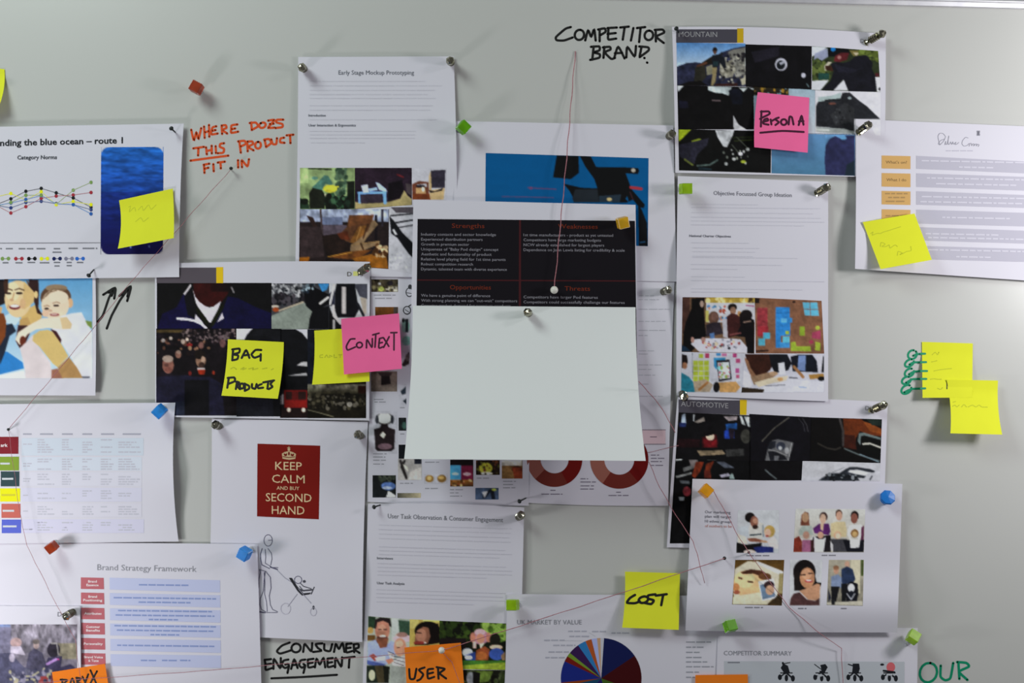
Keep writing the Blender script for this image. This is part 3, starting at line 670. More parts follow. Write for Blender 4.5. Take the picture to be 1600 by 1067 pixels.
# --- family photograph
s2 = Sheet('photo_print', [(-140, 420), (149, 422), (149, 618), (-140, 617)], 3.4, 'colour photo print of a smiling woman carrying a child on her back', 'photo', 'cccbda', bow=(0, 1, 0, 0), curl=[('R', 7, 0.8, 0.2)])
picture(s2, Z3, (-700, 70, 770, 913), '86b8e0', [('v','5f9fd4','c8dced'), ('p','2f7fcc',[-700,700,60,690,190,780,200,830,0,880,-700,900]), ('p','e4e4ee',[-700,880,10,885,200,848,220,913,-700,913]), ('p','c6dcec',[30,400,110,350,170,420,130,470,50,450]), ('p','20283a',[40,470,100,455,135,520,80,560,40,700,0,800,-20,600]), ('p','90401f',[-700,350,30,370,52,440,45,560,0,640,-700,700]), ('p','241c1e',[-700,80,30,90,45,200,40,290,-10,310,-700,300]),
    ('p','d8a878',[-700,300,-30,310,20,320,10,370,-700,360]), ('p','4a2426',[150,470,290,440,240,560,200,650,165,665,130,600]), ('p','dcb070',[175,390,200,350,310,290,350,400,300,470,240,480,180,440]), ('p','c89860',[165,420,230,400,260,470,160,470]), ('l','6a4030',10,[225,100,262,190]), ('p','3a2020',[240,88,320,90,325,200,320,330,360,390,310,370,290,290,240,170]), ('e','e8c79c',150,250,112,155), ('e','f0d8b4',105,190,60,80), ('p','deb47c',[200,100,290,200,280,280,200,340,190,260]), ('e','3a2420',72,205,22,9), ('e','3a2420',160,203,28,10), ('l','5a3a2c',9,[48,178,75,168,102,178]), ('l','5a3a2c',9,[125,176,160,164,200,178]), ('l','c89468',9,[118,200,108,240,92,262]), ('l','c89468',8,[70,300,62,330]), ('e','d2a07c',98,258,18,12), ('e','8a2a30',122,318,46,22), ('e','f4ecec',122,310,38,12), ('e','dfae84',190,290,26,44), ('e','f0c890',300,215,16,30), ('e','4a2a22',50,130,20,80),
    ('e','6a4434',465,240,128,108), ('e','9a7a62',470,160,90,30), ('e','e8b088',585,285,24,40), ('e','efd2bc',460,300,115,125), ('e','f0d6c2',490,240,80,56), ('e','3c2a26',388,332,20,9), ('e','3c2a26',468,306,24,9), ('l','a07860',7,[365,312,392,304,412,312]), ('l','a07860',7,[440,286,470,276,500,286]), ('e','d8a890',420,348,16,10), ('e','a8484c',455,382,40,12), ('e','f0e4e0',452,379,26,5), ('l','8a6a54',8,[360,250,400,200,470,180]), ('l','7a5a46',8,[380,230,440,170,540,170]), ('e','f0c0a8',380,370,30,30),
    ('p','dedfec',[505,395,600,370,680,362,720,440,770,530,770,913,680,900,590,735,500,600,430,512]), ('n',0.04,20,20,4,500,360,770,913), ('p','7a9848',[710,430,765,440,768,500,730,470]), ('p','eedccc',[350,412,460,405,555,400,600,460,590,500,520,505,400,492,300,505,230,545,165,635,128,590,150,530,240,470]), ('p','e0c098',[500,410,555,400,600,460,590,500,520,500]), ('e','7a2a1c',190,600,26,40), ('p','4a1c22',[420,500,470,520,512,590,505,630,460,560]),
    ('p','dccfd6',[165,660,230,600,275,545,285,600,420,780,440,913,215,913,200,800]), ('n',0.05,14,14,6,165,600,440,913), ('p','dcb878',[275,555,330,515,400,508,440,525,520,640,570,730,480,820,440,790,330,650,272,600]), ('p','bc8858',[480,820,575,735,640,820,690,910,510,913]), ('p','b06a58',[430,840,480,830,520,913,430,913]), ('p','6a6a7a',[680,895,750,895,745,913,690,913])], label='printed photo of a smiling woman with a child on her back', blur=3, grain=0.35)

# --- blue ocean slide
s1 = Sheet('printed_sheet', [(-66, 199), (287, 193), (280, 433), (-66, 437)], 6.0, 'white slide with a line chart and a blue sea picture, left edge', 'paper', 'bec5cd', bow=(0, -2, 0, 0), curl=[('R', 5, 0.55, 0.3)])
text(s1, [('Expa', -38, 228.9, 36.5, 9.6, -0.0225, True), ('nding the blue ocean – route 1', 0, 228, 192, 9.6, -0.0225, True)], '1c2226', 'printed_heading')
text(s1, [('Category Norms', 27, 249, 62, 6, -0.01, True)], '3c4248', 'printed_heading')
picture(s1, PX, [158,230,255.5,229.5,254.5,397,157,397.5], '15206e', [('v','1f62b8','16307f',155,229,257,330), ('v','16307f','100c44',155,300,257,398), ('n',0.30,12,3.2,3,155,229,257,345), ('n',0.22,22,6,5,155,229,257,345), ('n',0.10,18,5,6), ('e','7088c8',204,386,1.5,2), ('e','5060a0',233,385,1.2,2)] +
    [('p','bec5cd',[(158 if sx > 0 else 255.4) , (229 if sy > 0 else 398.5)] + sum([[(158 if sx > 0 else 255.4) + sx * (13 - 13 * math.sin(t)), (229.5 if sy > 0 else 397.7) + sy * (13 - 13 * math.cos(t))] for t in np.linspace(0, math.pi / 2, 7)], [])) for sx in (1, -1) for sy in (1, -1)], label='deep blue sea picture with rounded corners', blur=1, grain=0.1)
_x = [-60, 90, 215, 343, 468, 610, 758]
_ser = [('5a5f64', '1a1d20', [330, 270, 207, 183, 220, 262, 340]), ('d6d64a', 'dede20', [260, 225, 280, 210, 318, 292, 318]), ('8fae78', '6e9c50', [340, 300, 240, 240, 315, 198, 133]), ('b07a80', 'b0303a', [310, 388, 335, 265, 247, 238, 217]), ('5a6a90', '2a3a70', [320, 345, 300, 290, 310, 318, 360]), ('5a8ac0', '2a5aa0', [330, 305, 275, 243, 312, 318, 395])]
vector(s1, 'line_chart', Z2, sum([[('l', lc, 5, sum([[x, y] for x, y in zip(_x, ys)], []))] for lc, dc, ys in _ser], []) + sum([[('e', dc, x, y, 14, 15) for x, y in zip(_x, ys) if not (dc == '2a5aa0' and x == 468)] for lc, dc, ys in _ser], []))
vector(s1, 'chart_axis', Z2, [('l', '70767c', 5, [-330, 640, 835, 636])])
vector(s1, 'chart_legend', Z2, sum([[('l', c, 5, [x, 769, x + 50, 768]), ('e', c, x, 769, 15, 16), ('e', c, x + 50, 768, 15, 16)] for c, x in (('6e9c50', 20), ('b0303a', 132), ('16181a', 240), ('dede20', 345), ('1a2450', 450), ('74788a', 550), ('2a62b4', 642))], []))
dashes(s1, [(0, 388.5, 3), (9, 388.5, 20), (29, 388.5, 52), (57, 388.5, 71), (84, 388.5, 94), (82, 394, 96), (107, 388, 123), (129, 388, 152), (4, 410.5, 13), (24, 410.5, 35), (43, 410, 55), (62, 410.5, 77), (84, 410, 94), (85, 415.5, 93), (104, 410, 112), (104, 415, 112), (120, 410, 130)], '6c7278', 2, 2.0, word=(10, 24))

# --- brand table
s3 = Sheet('printed_sheet', [(-76, 632), (274, 629), (279, 846), (-76, 850)], 6.2, 'white sheet with a faint table and a column of coloured boxes, left edge', 'paper', 'd0d2de', bow=(0, -6, 0, 0), curl=[('R', 7, 0.55, 0.22), ('T', 1, 0.5, 0.3)])
vector(s3, 'table_shading', Z4, [('r','c6d2e0',150,330,997,452), ('r','cad4e2',150,462,985,556), ('r','cfd2e0',150,568,985,665), ('r','cccfe2',150,676,985,772), ('r','d0d2e0',150,785,985,880), ('r','cccee4',150,895,1000,990)], 0.00015)
for lab, c, q, word, tx, tw in (('dark red box', '9c2630', (-60,322,128,440), 'ark', 5, 48), ('green box', '7fa63a', (-60,460,132,556), '', 2, 66), ('dark teal box', '34494e', (5,562,135,666), '', 14, 78), ('yellow box', 'e8e41a', (0,680,140,772), '', 10, 108), ('salmon box', 'd8665c', (10,787,142,885), '', 18, 80), ('blue box', '5866c8', (12,897,146,991), '', 20, 112)):
    bx = vector(s3, 'table_box', Z4, [('r', c, *q)], label=lab)
    yb = 610 + (q[1] + q[3]) / 2 / 4.4467 + 2.2
    if word == 'ark':
        text(s3, [(word, tx / 4.4467, yb, tw / 4.4467, 5, 0, True)], 'e8e0e4', 'box_lettering', under=bx)
    else:
        dashes(s3, [(tx / 4.4467, yb - 2.2, (tx + tw) / 4.4467)], 'c8c43a' if c == 'e8e41a' else 'c4ccd2', 1, 3, 'box_lettering', 0.0003, word=(20, 30), under=bx)
_r = random.Random(11)
_rows = []
for (x0, wd) in ((160, 80), (260, 120), (430, 80), (572, 78), (700, 90), (822, 160)):
    for (ya, yb_, den) in ((335, 445, 0.8), (470, 556, 0.9), (575, 665, 0.8), (690, 770, 0.75), (800, 880, 0.8), (910, 985, 0.8)):
        nl = int((yb_ - ya) / 17) if x0 != 160 else 2
        y = ya + (0 if x0 != 160 else 30)
        for k in range(nl):
            if _r.random() < den:
                _rows.append((x0 / 4.4467, 610 + (y + 8) / 4.4467, (x0 + wd * _r.uniform(0.5, 1.0)) / 4.4467))
            y += 17
dashes(s3, _rows, 'babdcb', 8, 1.9, word=(4, 12), gap=1.4)
dashes(s3, [(x / 4.4467, 610 + 303 / 4.4467, x2 / 4.4467) for x, x2 in ((160, 220), (278, 368), (430, 505), (572, 640), (702, 802), (852, 978))], 'a4a7b6', 9, 2.3, word=(20, 40))

# --- brand strategy framework
s4 = Sheet('printed_sheet', [(-20, 846), (402, 850), (409, 1092), (-20, 1094)], 4.8, 'white slide with red labels and pale blue bars, lower left', 'paper', 'c8c8d8', curl=[('R', 4, 0.6, 0.3), ('L', 0, 0, 1)])
text(s4, [('Brand Strategy Framework', 152, 890.5, 155, 9.2, 0.018, False)], '8a8c98', 'printed_heading')
_lab = [('Brand', 'Essence'), ('Brand', 'Positioning'), ('Attributes',), ('Customer', 'Benefits'), ('Personality',), ('Brand Voice', '& Tone')]
for i, ws in enumerate(_lab):
    y0 = 288 + i * 94.5
    _rl = vector(s4, 'red_label', Z5, [('q', 'c0616c', 505 + i, y0, 648 + i * 2, y0 + 3, 650 + i * 2, y0 + 74, 505 + i, y0 + 72)])
    n = len(ws)
    text(s4, [(wd, 144.5 - len(wd) * 1.35 + i * .3, 830 + (y0 + 36) / 4 + 1.8 + (k - (n - 1) / 2) * 5.6, len(wd) * 2.7, 3.6, .01, True) for k, wd in enumerate(ws)], 'e6d2da', 'label_lettering', under=_rl)
    vector(s4, 'blue_bar', Z5, [('q', 'b2b9dc', 685 + i, y0 + 2 + i, 1375 + i, y0 + 18 - i * .5, 1376 + i, y0 + 94, 686 + i, y0 + 76 + i)])
for i, ls in enumerate((((868, 1185),), ((710, 1350), (866, 1195)), ((738, 1325), (722, 1340), (930, 1125)), ((715, 1352), (730, 1338), (940, 1120)), ((732, 1340),), ((880, 990), (1012, 1105), (1125, 1190)))):
    yc = 334 + i * 94.5
    for k, (a, b) in enumerate(ls):
        yy = yc + (k - (len(ls) - 1) / 2) * 28 if i < 5 else yc
        dashes(s4, [(a / 4, 830 + yy / 4, b / 4)], '8090c2', 20 + i * 3 + k, 2.3, 'bar_lettering', 0.0003, word=(6, 14), gap=1.6, slope=0.012)

# --- outdoor photograph, bottom left
s5 = Sheet('photo_print', [(-220, 945), (125, 947), (128, 1185), (-220, 1185)], 6.4, 'photo print of people sitting outdoors, bottom left corner', 'photo', 'd4d4e4', curl=[('R', 3, 0.5, 0.4)])
text(s5, [('D', 90, 963, 6.5, 7, 0, False)], '70727c', 'printed_logo')
picture(s5, Z5, (-400, 582, 482, 1000), '7a7684', [('v','8f8a9a','625d70'), ('n',0.35,10,14,2,-400,582,482,760), ('r','8494c4',-400,582,66,640), ('h','6a688c','7e7c98',-400,600,66,1000), ('p','8a8272',[340,700,482,700,482,800,380,800]), ('n',0.3,3,9,4,66,582,482,720), ('p','4c4a62',[180,760,215,730,265,760,290,830,260,880,160,860]), ('e','b49a9c',226,712,18,24), ('e','6a6060',226,690,22,16), ('e','b49498',100,695,36,30), ('p','c8c0d8',[66,720,130,720,160,775,66,760]), ('e','2e2a38',335,740,40,48), ('l','a4a0a4',8,[320,700,355,700,365,770]), ('p','3c3856',[300,790,390,780,380,850,440,830,482,860,482,880,330,880,270,870]), ('l','d04a90',10,[345,800,365,800]), ('l','b890d8',16,[295,830,350,800]), ('p','50506c',[-400,780,66,760,150,850,260,880,330,880,330,1000,-400,1000]), ('e','b0a8c0',75,790,18,28), ('l','b4ae94',10,[110,910,200,905,240,880]), ('l','a8a488',9,[130,935,220,920]), ('p','d8d8e0',[60,880,80,890,110,930,95,945]), ('p','a83a3c',[240,910,330,900,330,1000,250,1000]), ('s',['3a3a54','6a6a84','8a86a0','b0a890'],50,1.5,4,5,60,860,320,948), ('n',0.2,6,6,8)], label='printed photo of people sitting outdoors')

# --- user task sheet
s14 = Sheet('printed_sheet', [(575, 787), (819, 793), (811, 1130), (565, 1126)], 4.2, 'white typed sheet with family photographs below the product pictures', 'paper', '999eae', bow=(0, 0, -3, 0), curl=[('T', 3, 0.5, 0.3), ('R', 1, 0.3, 0.2)])
text(s14, [('User Task Observation & Consumer Engagement', 606, 809.5, 180, 7.2, 0.035, False)], '50555f', 'printed_heading')
text(s14, [('Interviews', 589, 873.5, 25, 3.6, 0.03, True), ('User Task Analysis', 589, 912.5, 43, 3.8, 0.03, True)], '565b66', 'printed_heading')
dashes(s14, [(592, 820, 800), (592, 827, 798), (592, 834, 796), (592, 841, 798), (592, 854, 790), (592, 860, 800), (592, 866, 780), (590, 880, 790), (590, 886, 800), (590, 892, 800), (590, 898, 760), (588, 921, 790), (588, 927, 786), (588, 933, 790), (588, 940, 740)], '9196a6', 14, 1.2, slope=0.03, word=(14, 40), gap=1.5)
picture(s14, X2, [90,192,475,222,470,812,72,812], '8c9a94', [('p','1c3422',[90,192,160,200,150,300,90,330]), ('e','a08048',110,325,30,30), ('r','5a3a1c',80,370,160,420), ('v','a8b4b8','7a8a8a',310,210,372,812), ('p','2c4a38',[370,230,475,240,475,380,380,350]), ('p','1a1416',[150,280,155,225,200,210,295,215,306,285,290,290,270,240,170,250]), ('e','a86a5c',222,320,68,105), ('p','1a1416',[148,310,156,225,200,203,292,212,308,300,288,262,228,236,176,252,162,310]), ('e','b07c6c',218,300,36,30), ('e','5c302c',220,410,56,50), ('e','a06858',220,360,46,30), ('e','e0d4cc',225,378,32,9), ('l','2a1818',8,[185,318,210,316]), ('l','2a1818',8,[235,316,262,316]), ('p','8494c4',[85,440,160,410,190,470,250,480,300,420,340,440,340,560,300,600,260,640,85,640]), ('p','7a4030',[165,400,280,400,262,480,200,490]), ('p','a04038',[100,560,140,540,190,590,150,610]), ('p','b8bcd0',[150,580,250,560,250,600,170,610]), ('p','3e4e8c',[80,600,260,640,200,660,80,640]), ('p','16201a',[75,650,150,650,180,812,72,812]), ('e','a8b498',125,740,30,50), ('p','3c3626',[150,650,240,650,250,812,180,812]), ('p','141812',[230,650,290,660,280,812,240,812]), ('p','808a8a',[300,650,430,640,430,812,300,812]), ('e','c49a8c',400,385,60,40), ('e','b8a0b0',415,400,95,34), ('e','8a6460',405,365,50,24), ('e','b47a68',385,480,58,84), ('e','cc9c88',380,450,36,30), ('l','2a1614',8,[360,485,380,482]), ('p','d8d4d8',[270,520,330,540,330,600,430,560,440,660,320,650]), ('l','3a3c48',8,[320,590,430,620]), ('l','3a3c48',8,[310,560,430,585]), ('l','3a3c48',8,[330,620,420,650]), ('l','3a3c48',8,[275,520,330,545]), ('p','b06a58',[250,600,310,580,330,610,280,640])], label='printed photo of a bearded man holding a baby')
picture(s14, X2, [476,222,752,232,748,812,470,812], '9a8a4a', [('r','a8a060',476,222,560,310), ('r','c8c870',600,222,760,250), ('e','0e0808',640,330,120,90), ('p','0e0808',[560,300,740,260,760,440,640,460,520,460]), ('p','7c4a3c',[540,330,600,290,650,300,668,380,640,450,520,450,525,380]), ('e','9a6454',580,370,50,60), ('l','201010',10,[540,345,580,350]), ('e','d8c8c0',590,440,40,10), ('e','882a26',560,440,50,16)], label='printed photo of a dark haired woman')
picture(s14, X2, [750,235,1368,262,1360,692,748,680], '0f150c', [('s',['1c3010','2a4416','0a0d08'],80,2,6,3,750,235,1100,420), ('p','4a7a2c',[1150,260,1368,265,1368,420,1300,440,1230,330]), ('s',['6c9a40','38601c','82b04e'],50,2,6,4,1150,260,1368,400), ('r','140e10',760,400,1000,500), ('e','a07088',1130,385,75,70), ('e','c49aa8',1125,340,50,30), ('e','b06a5c',1060,390,26,46), ('e','c47a68',1130,400,40,44), ('e','b06a5c',1205,390,24,46), ('p','c8a0a0',[1060,430,1090,430,1090,490,1060,490]), ('p','c8b8a8',[1120,450,1170,440,1130,500]), ('e','141610',1265,410,50,60), ('e','c8a898',1275,480,60,22), ('p','8a3c24',[1090,510,1170,470,1215,500,1200,600,1085,600]), ('e','a4542c',1140,560,50,40), ('e','a8b4d0',1010,530,50,40), ('p','243a80',[985,560,1085,520,1085,600,990,600]), ('e','d8dce0',1020,575,36,20), ('e','2c4690',1280,545,70,56), ('p','8a6a50',[1320,560,1360,520,1360,600,1330,600]), ('p','2e6a20',[960,605,1365,605,1365,640,960,660]), ('p','7c9a30',[960,650,1365,620,1365,692,960,690]), ('n',0.2,10,5,4,960,600,1368,692), ('r','1a100c',750,600,950,690)], label='printed photo of children sitting on grass')
picture(s14, X2, [970,690,1358,694,1352,830,966,830], '12140d', [('s',['2a3c1a','0c0c08','3a4a2c'],50,2,5,3,970,690,1360,812), ('e','8a92a0',1040,770,40,60), ('p','4c6a28',[1080,700,1250,700,1200,800,1100,812]), ('p','0c0a0a',[1060,700,1130,720,1120,812,1060,812]), ('n',0.3,6,6,5)])

# --- market pie
s15 = Sheet('printed_sheet', [(793, 928), (1146, 931), (1140, 1180), (786, 1176)], 6.0, 'white sheet with a large pie chart, bottom centre', 'paper', '9997a6', curl=[('T', 1, 0.5, 0.4), ('L', 2, 0.6, 0.3)])
text(s15, [('UK MARKET BY VALUE', 808, 975.5, 101, 7.2, 0.0, False)], '62636e', 'printed_heading')
_pie = [('0b1038',-86,-34), ('3a0508',-34,20), ('2c4a14',20,75), ('161048',75,130), ('0c2f4a',130,168), ('7a2a08',168,174), ('101a5c',174,205), ('6c0f0a',205,213), ('4f6f20',213,219), ('241038',219,235), ('1f5488',235,247), ('93381a',247,256), ('7a80ac',256,264), ('96705c',264,269), ('8a8a9a',269,274)]
vector(s15, 'pie_chart', X7, [('a', c, 850, 905, 0.5, 336, a0, a1) for c, a0, a1 in _pie])
dashes(s15, [(780+a/5.333, 890+y/5.333, 780+b/5.333) for a, b, y in ((575,745,513),(775,890,515),(935,1090,527),(585,748,555),(375,545,588),(450,635,630),(412,580,685),(385,545,732))], '7c7c8c', 3, 2.0, word=(6, 12))
vector(s15, 'leader_lines', X7, [('l','8c8c98',4,[750,525,800,555]), ('l','8c8c98',4,[545,590,690,592])])
dashes(s15, [(1072, 1003, 1111), (1072, 1011, 1099), (1072, 1019, 1093), (1072, 1027, 1096), (1072, 1034, 1105), (1072, 1041.5, 1115), (1072, 1050, 1092), (1072, 1058, 1086)], '6e6f7c', 6, 1.8)

# --- black strengths and weaknesses chart
s12 = Sheet('printed_sheet', [(646, 312), (993, 320), (996, 566), (641, 560)], 9.0, 'white sheet with a black four-part chart, tucked behind the blank card', 'paper', '9d9eaa', curl=[('R', 2, 0.3, 0.3)])
_bp = vector(s12, 'black_panel', PX, [('q','0d0b10',652.5,342,992,345,995,560,650,556)])
vector(s12, 'chart_lines', PX, [('q','3c1216',811,343.5,814,343.5,814,500,810.5,500), ('q','3c1216',652,436.5,993,438,993,440,652,438.5)], 0.0003, under=_bp)
for _h in (('Strengths', 706, 356, 51, 7, .006, False), ('Weaknesses', 872, 357, 62, 7, .006, False), ('Opportunities', 703, 452, 64, 7, .006, False), ('Threats', 882, 454, 40, 7, .006, False)):
    text(s12, [_h], '6a2012', 'panel_heading', under=_bp)
def lines(x, y0, dy, rows, mx): return [(t, x, y0 + i * dy, wd, 4.3, 0.006, False) for i, (t, wd) in enumerate(rows)]
text(s12, lines(658, 368, 7.75, [('Industry contacts and sector knowledge', 117), ('Experienced distribution partners', 96), ('Growth in premium sector', 75), ('Uniqueness of "Baby Pod design" concept', 121), ('Aesthetic and functionality of product', 110), ('Relative level playing field for 1st time parents', 132), ('Robust competition research', 81), ('Dynamic, talented team with diverse experience', 134)], 1), '6a6a74', 'panel_lettering', under=_bp)
text(s12, lines(818, 369, 7.75, [('1st time manufacturers - product as yet untested', 140), ('Competitors have large marketing budgets', 121), ('NCW already established for largest players', 126), ('Dependence on John Lewis listing for credibility & scale', 158)], 1), '6a6a74', 'panel_lettering', under=_bp)
text(s12, lines(658, 463.5, 7.8, [('We have a genuine point of difference', 108), ('With strong planning we can "out-wait" competitors', 150), ('Growing market demand for premium products', 140)], 1), '6a6a74', 'panel_lettering', under=_bp)
text(s12, lines(818, 466, 7.8, [('Competitors have larger Pod features', 116), ('Competitors could successfully challenge our features', 158)], 1), '6a6a74', 'panel_lettering', under=_bp)

# --- automotive sheet
s19 = Sheet('printed_sheet', [(1059, 616), (1387, 628), (1379, 862), (1042, 855)], 2.6, 'white sheet of dark car and workshop photographs with a grey header', 'paper', 'aaaab9', bow=(-1, 0, -1, 0), curl=[('L', 4, 0.4, 0.3), ('T', 1, 0.6, 0.3)])
_hs = vector(s19, 'header_strip', V2, [('q','3d3b46',190,88,792,98,792,238,190,215), ('q','bb981a',792,90,860,92,856,240,792,238)])
text(s19, [('AUTOMOTIVE', 1064, 634.5, 74, 8.2, .045, False)], '7c7c84', 'header_lettering', under=_hs)
text(s19, [('D', 1352, 640.5, 6, 6.5, 0, False)], '70707c', 'printed_logo')
vector(s19, 'logo_block', V3, [('r','b4b080',985,180,1030,215)])
picture(s19, V2, [190,215,900,245,898,690,160,670], '0a090c', [('p','8a98b0',[225,240,255,225,265,330,215,320]), ('p','8a8f98',[330,240,350,230,345,300,325,300]), ('p','7e7472',[340,310,440,260,450,300,380,320]), ('p','0a0a0e',[270,230,330,200,330,330,265,330]), ('r','1a2450',195,320,265,360), ('p','8a8088',[630,255,770,255,760,290,680,300]), ('p','1a4280',[650,330,765,320,765,380,660,385]), ('p','182f80',[640,400,660,385,740,385,735,470,640,475]), ('p','1a1420',[680,370,740,375,730,470,690,470]), ('p','a8b0b8',[790,250,890,260,892,360,810,330]), ('l','0c0c10',18,[820,250,860,350]), ('p','200a0e',[190,470,400,480,400,560,170,560]), ('p','3a0a0e',[420,460,560,430,580,520,530,580,420,570]), ('p','6a0e14',[430,470,480,480,520,500,560,480,570,560,440,570]), ('e','c8a89a',500,450,42,40), ('p','080608',[430,410,550,400,540,430,470,450,440,450]), ('p','0a0a0c',[430,560,600,560,640,610,400,600]), ('p','7a6654',[370,590,500,590,620,585,650,625,520,635,400,640]), ('e','2c2c2a',850,450,50,70), ('p','2a2a2c',[650,580,830,570,830,640,660,650]), ('n',0.35,6,6,5)], label='printed photo of a person working in a workshop')
picture(s19, V2, [160,670,898,690,890,1500,104,1500], '08080a', [('p','90969c',[160,672,230,668,220,685,160,690]), ('p','5a5c60',[230,760,330,730,350,760,240,800]), ('p','707478',[160,840,320,800,320,820,170,860]), ('p','4a5058',[200,880,300,890,300,920,210,910]), ('p','6a6266',[290,680,380,680,370,760,310,740]), ('p','7a2414',[360,700,440,700,400,800,350,860,320,840]), ('p','6a2012',[460,720,540,690,500,780,510,860,440,860]), ('p','5a1a14',[440,780,500,790,500,860,440,860]), ('p','8a8e94',[470,655,560,655,560,678,470,678]), ('p','4a5060',[560,700,640,700,740,760,640,760]), ('p','9a98b0',[590,830,680,810,700,840,610,855]), ('p','7a8c90',[690,830,720,810,740,870,690,870]), ('e','8a2a34',272,990,40,48), ('p','78808a',[190,1045,250,1045,240,1080,200,1080]), ('n',0.35,7,7,4)])
picture(s19, V3, [-184,230,425,262,415,692,-186,692], '0b0a10', [('l','5a5650',9,[-60,500,60,370,205,265]), ('l','3a3a40',8,[340,275,380,340,392,400]), ('l','2c2c34',8,[300,275,345,330,360,400]), ('p','55565c',[-30,688,0,560,40,490,100,478,250,510,235,580,195,690]), ('p','1c1e26',[-10,570,20,500,80,495,70,560,30,580]), ('e','2a2e3c',125,545,46,40), ('e','a0a4ac',120,565,18,20), ('p','15161c',[0,600,60,590,160,640,190,680,20,688]), ('e','8c8e96',185,590,22,34), ('p','5a5c64',[60,640,110,640,100,688,60,688]), ('l','a8aab0',6,[230,520,200,688]), ('l','88888e',7,[10,580,90,600,190,640])], label='printed photo of a car headlamp')
picture(s19, V3, [-190,690,340,690,330,882,-186,882], '09080b', [('l','4a5258',16,[-25,780,20,820,80,865]), ('n',0.2,8,8,2)])
picture(s19, V3, [420,262,1117,283,1102,712,410,692], '080708', [('p','66240f',[735,272,905,272,960,320,1060,350,1117,385,1117,450,1020,440,900,400,860,470,860,560,750,540,745,400]), ('p','3a120c',[740,430,850,440,870,580,740,560]), ('p','8a3a18',[930,300,1020,330,1117,380,1117,430,1000,400]), ('p','16201c',[960,275,1117,285,1117,350,1020,340]), ('l','343032',22,[705,285,738,400,735,540]), ('p','5a686c',[880,500,890,420,940,412,1110,465,1108,485,940,440,910,450,905,540]), ('p','070808',[915,460,945,448,1108,500,1105,670,920,600]), ('l','b4b4b0',16,[930,525,1000,520,1105,560]), ('l','2c2826',16,[490,520,580,565,660,580,710,560]), ('l','4a5458',14,[750,570,880,625,1000,665,1090,690]), ('l','6a8090',10,[900,625,1085,700])], label='printed photo of a dark and orange car interior')
picture(s19, V3, [338,692,1102,712,1096,890,326,890], 'a9abb7', [('p','20242c',[490,882,600,820,640,810,700,810,760,770,800,750,870,750,1000,770,1050,790,1040,805,990,800,880,775,800,780,780,800,860,820,960,840,940,860,880,855,900,885,560,885]), ('p','c0c4cc',[785,790,880,785,990,805,960,830,860,818]), ('p','14181e',[600,830,740,810,860,860,850,888,600,885]), ('s',['0e1014','3a4048','707680'],30,1,3,4,560,820,860,880), ('l','30343c',12,[1000,875,1020,840]), ('l','6a6e78',6,[520,860,640,800,750,755])], label='printed photo of an open-top car on white')

# --- objective sheet
s18 = Sheet('printed_sheet', [(1059, 275), (1294, 284), (1294, 627), (1057, 618)], 4.8, 'white typed sheet with photographs of people around a table, right of centre', 'paper', 'b9b9c6', curl=[('L', 5, 0.45, 0.2), ('R', 3, 0.3, 0.3), ('B', 4, 0.7, 0.3)], bow=(-1, 0, 0, 0))
text(s18, [('Objective Focussed Group Ideation', 1115, 304.5, 122, 6.4, 0.028, False)], '5c5d68', 'printed_heading')
text(s18, [('National Charter Objectives', 1077, 370, 65, 3.6, 0.015, True)], '62636e', 'printed_heading')
dashes(s18, [(1080, 319, 1184), (1080, 324, 1282), (1080, 332, 1270), (1080, 339, 1284), (1080, 345, 1288), (1080, 351, 1256), (1080, 379, 1170), (1082, 387, 1186), (1082, 393, 1180), (1082, 400, 1176), (1082, 402, 1246), (1080, 413, 1222), (1080, 420, 1152), (1080, 432, 1166), (1080, 438, 1288), (1080, 451, 1256), (1080, 456, 1184)], 'afb0bd', 18, 1.2, slope=0.01, word=(14, 40), gap=1.5)
picture(s18, W8, [93,80,728,85,722,575,85,560], '6a4a38', [('r','4a2a24',93,80,160,400), ('p','a88a3c',[300,82,728,85,728,130,300,130]), ('s',['4a3018','c8a850','d8c890'],18,1.5,4,2,300,82,728,128), ('p','b8bac4',[300,128,728,128,728,300,300,300]), ('s',['b84a3a','4a80b8','c8c8d4','d87850','3a6a90'],30,1,3,3,310,160,480,280), ('r','b8b060',296,200,325,300), ('l','a03a6a',8,[650,152,720,160]), ('p','0a090a',[120,300,170,180,170,90,285,85,280,200,290,320,300,420,170,560,93,560,100,400]), ('e','a88a80',262,140,18,30), ('e','6a4438',365,260,46,56), ('p','28222a',[300,320,360,300,420,300,450,400,300,430]), ('e','7a5048',372,250,28,36), ('p','a8a8b4',[440,270,485,270,490,440,450,430]), ('e','17100f',530,170,40,34), ('e','8a6050',535,200,26,36), ('p','3f1818',[480,250,520,220,600,240,640,300,620,400,490,440]), ('e','b07a50',590,225,16,24), ('p','0c090c',[590,230,640,190,690,210,700,270,720,280,722,575,660,570,640,430,560,420,600,330]), ('e','140e10',650,240,54,50), ('l','7a3a3a',16,[510,410,600,395]), ('l','8a6a60',14,[630,300,690,290]), ('p','c2c2d0',[165,490,200,450,300,440,480,440,600,450,660,520,660,575,240,560]), ('s',['5a5a6a','8a8a9a','b04a4a','c8b8a0','2a2a34'],40,0.8,2.4,6,270,450,620,530), ('e','a87870',180,455,16,26), ('e','a87870',275,450,20,20), ('p','4a6a9a',[330,400,370,390,375,440,335,445]), ('p','15283c',[85,500,130,520,170,560,85,560])], label='printed photo of people working around a table')
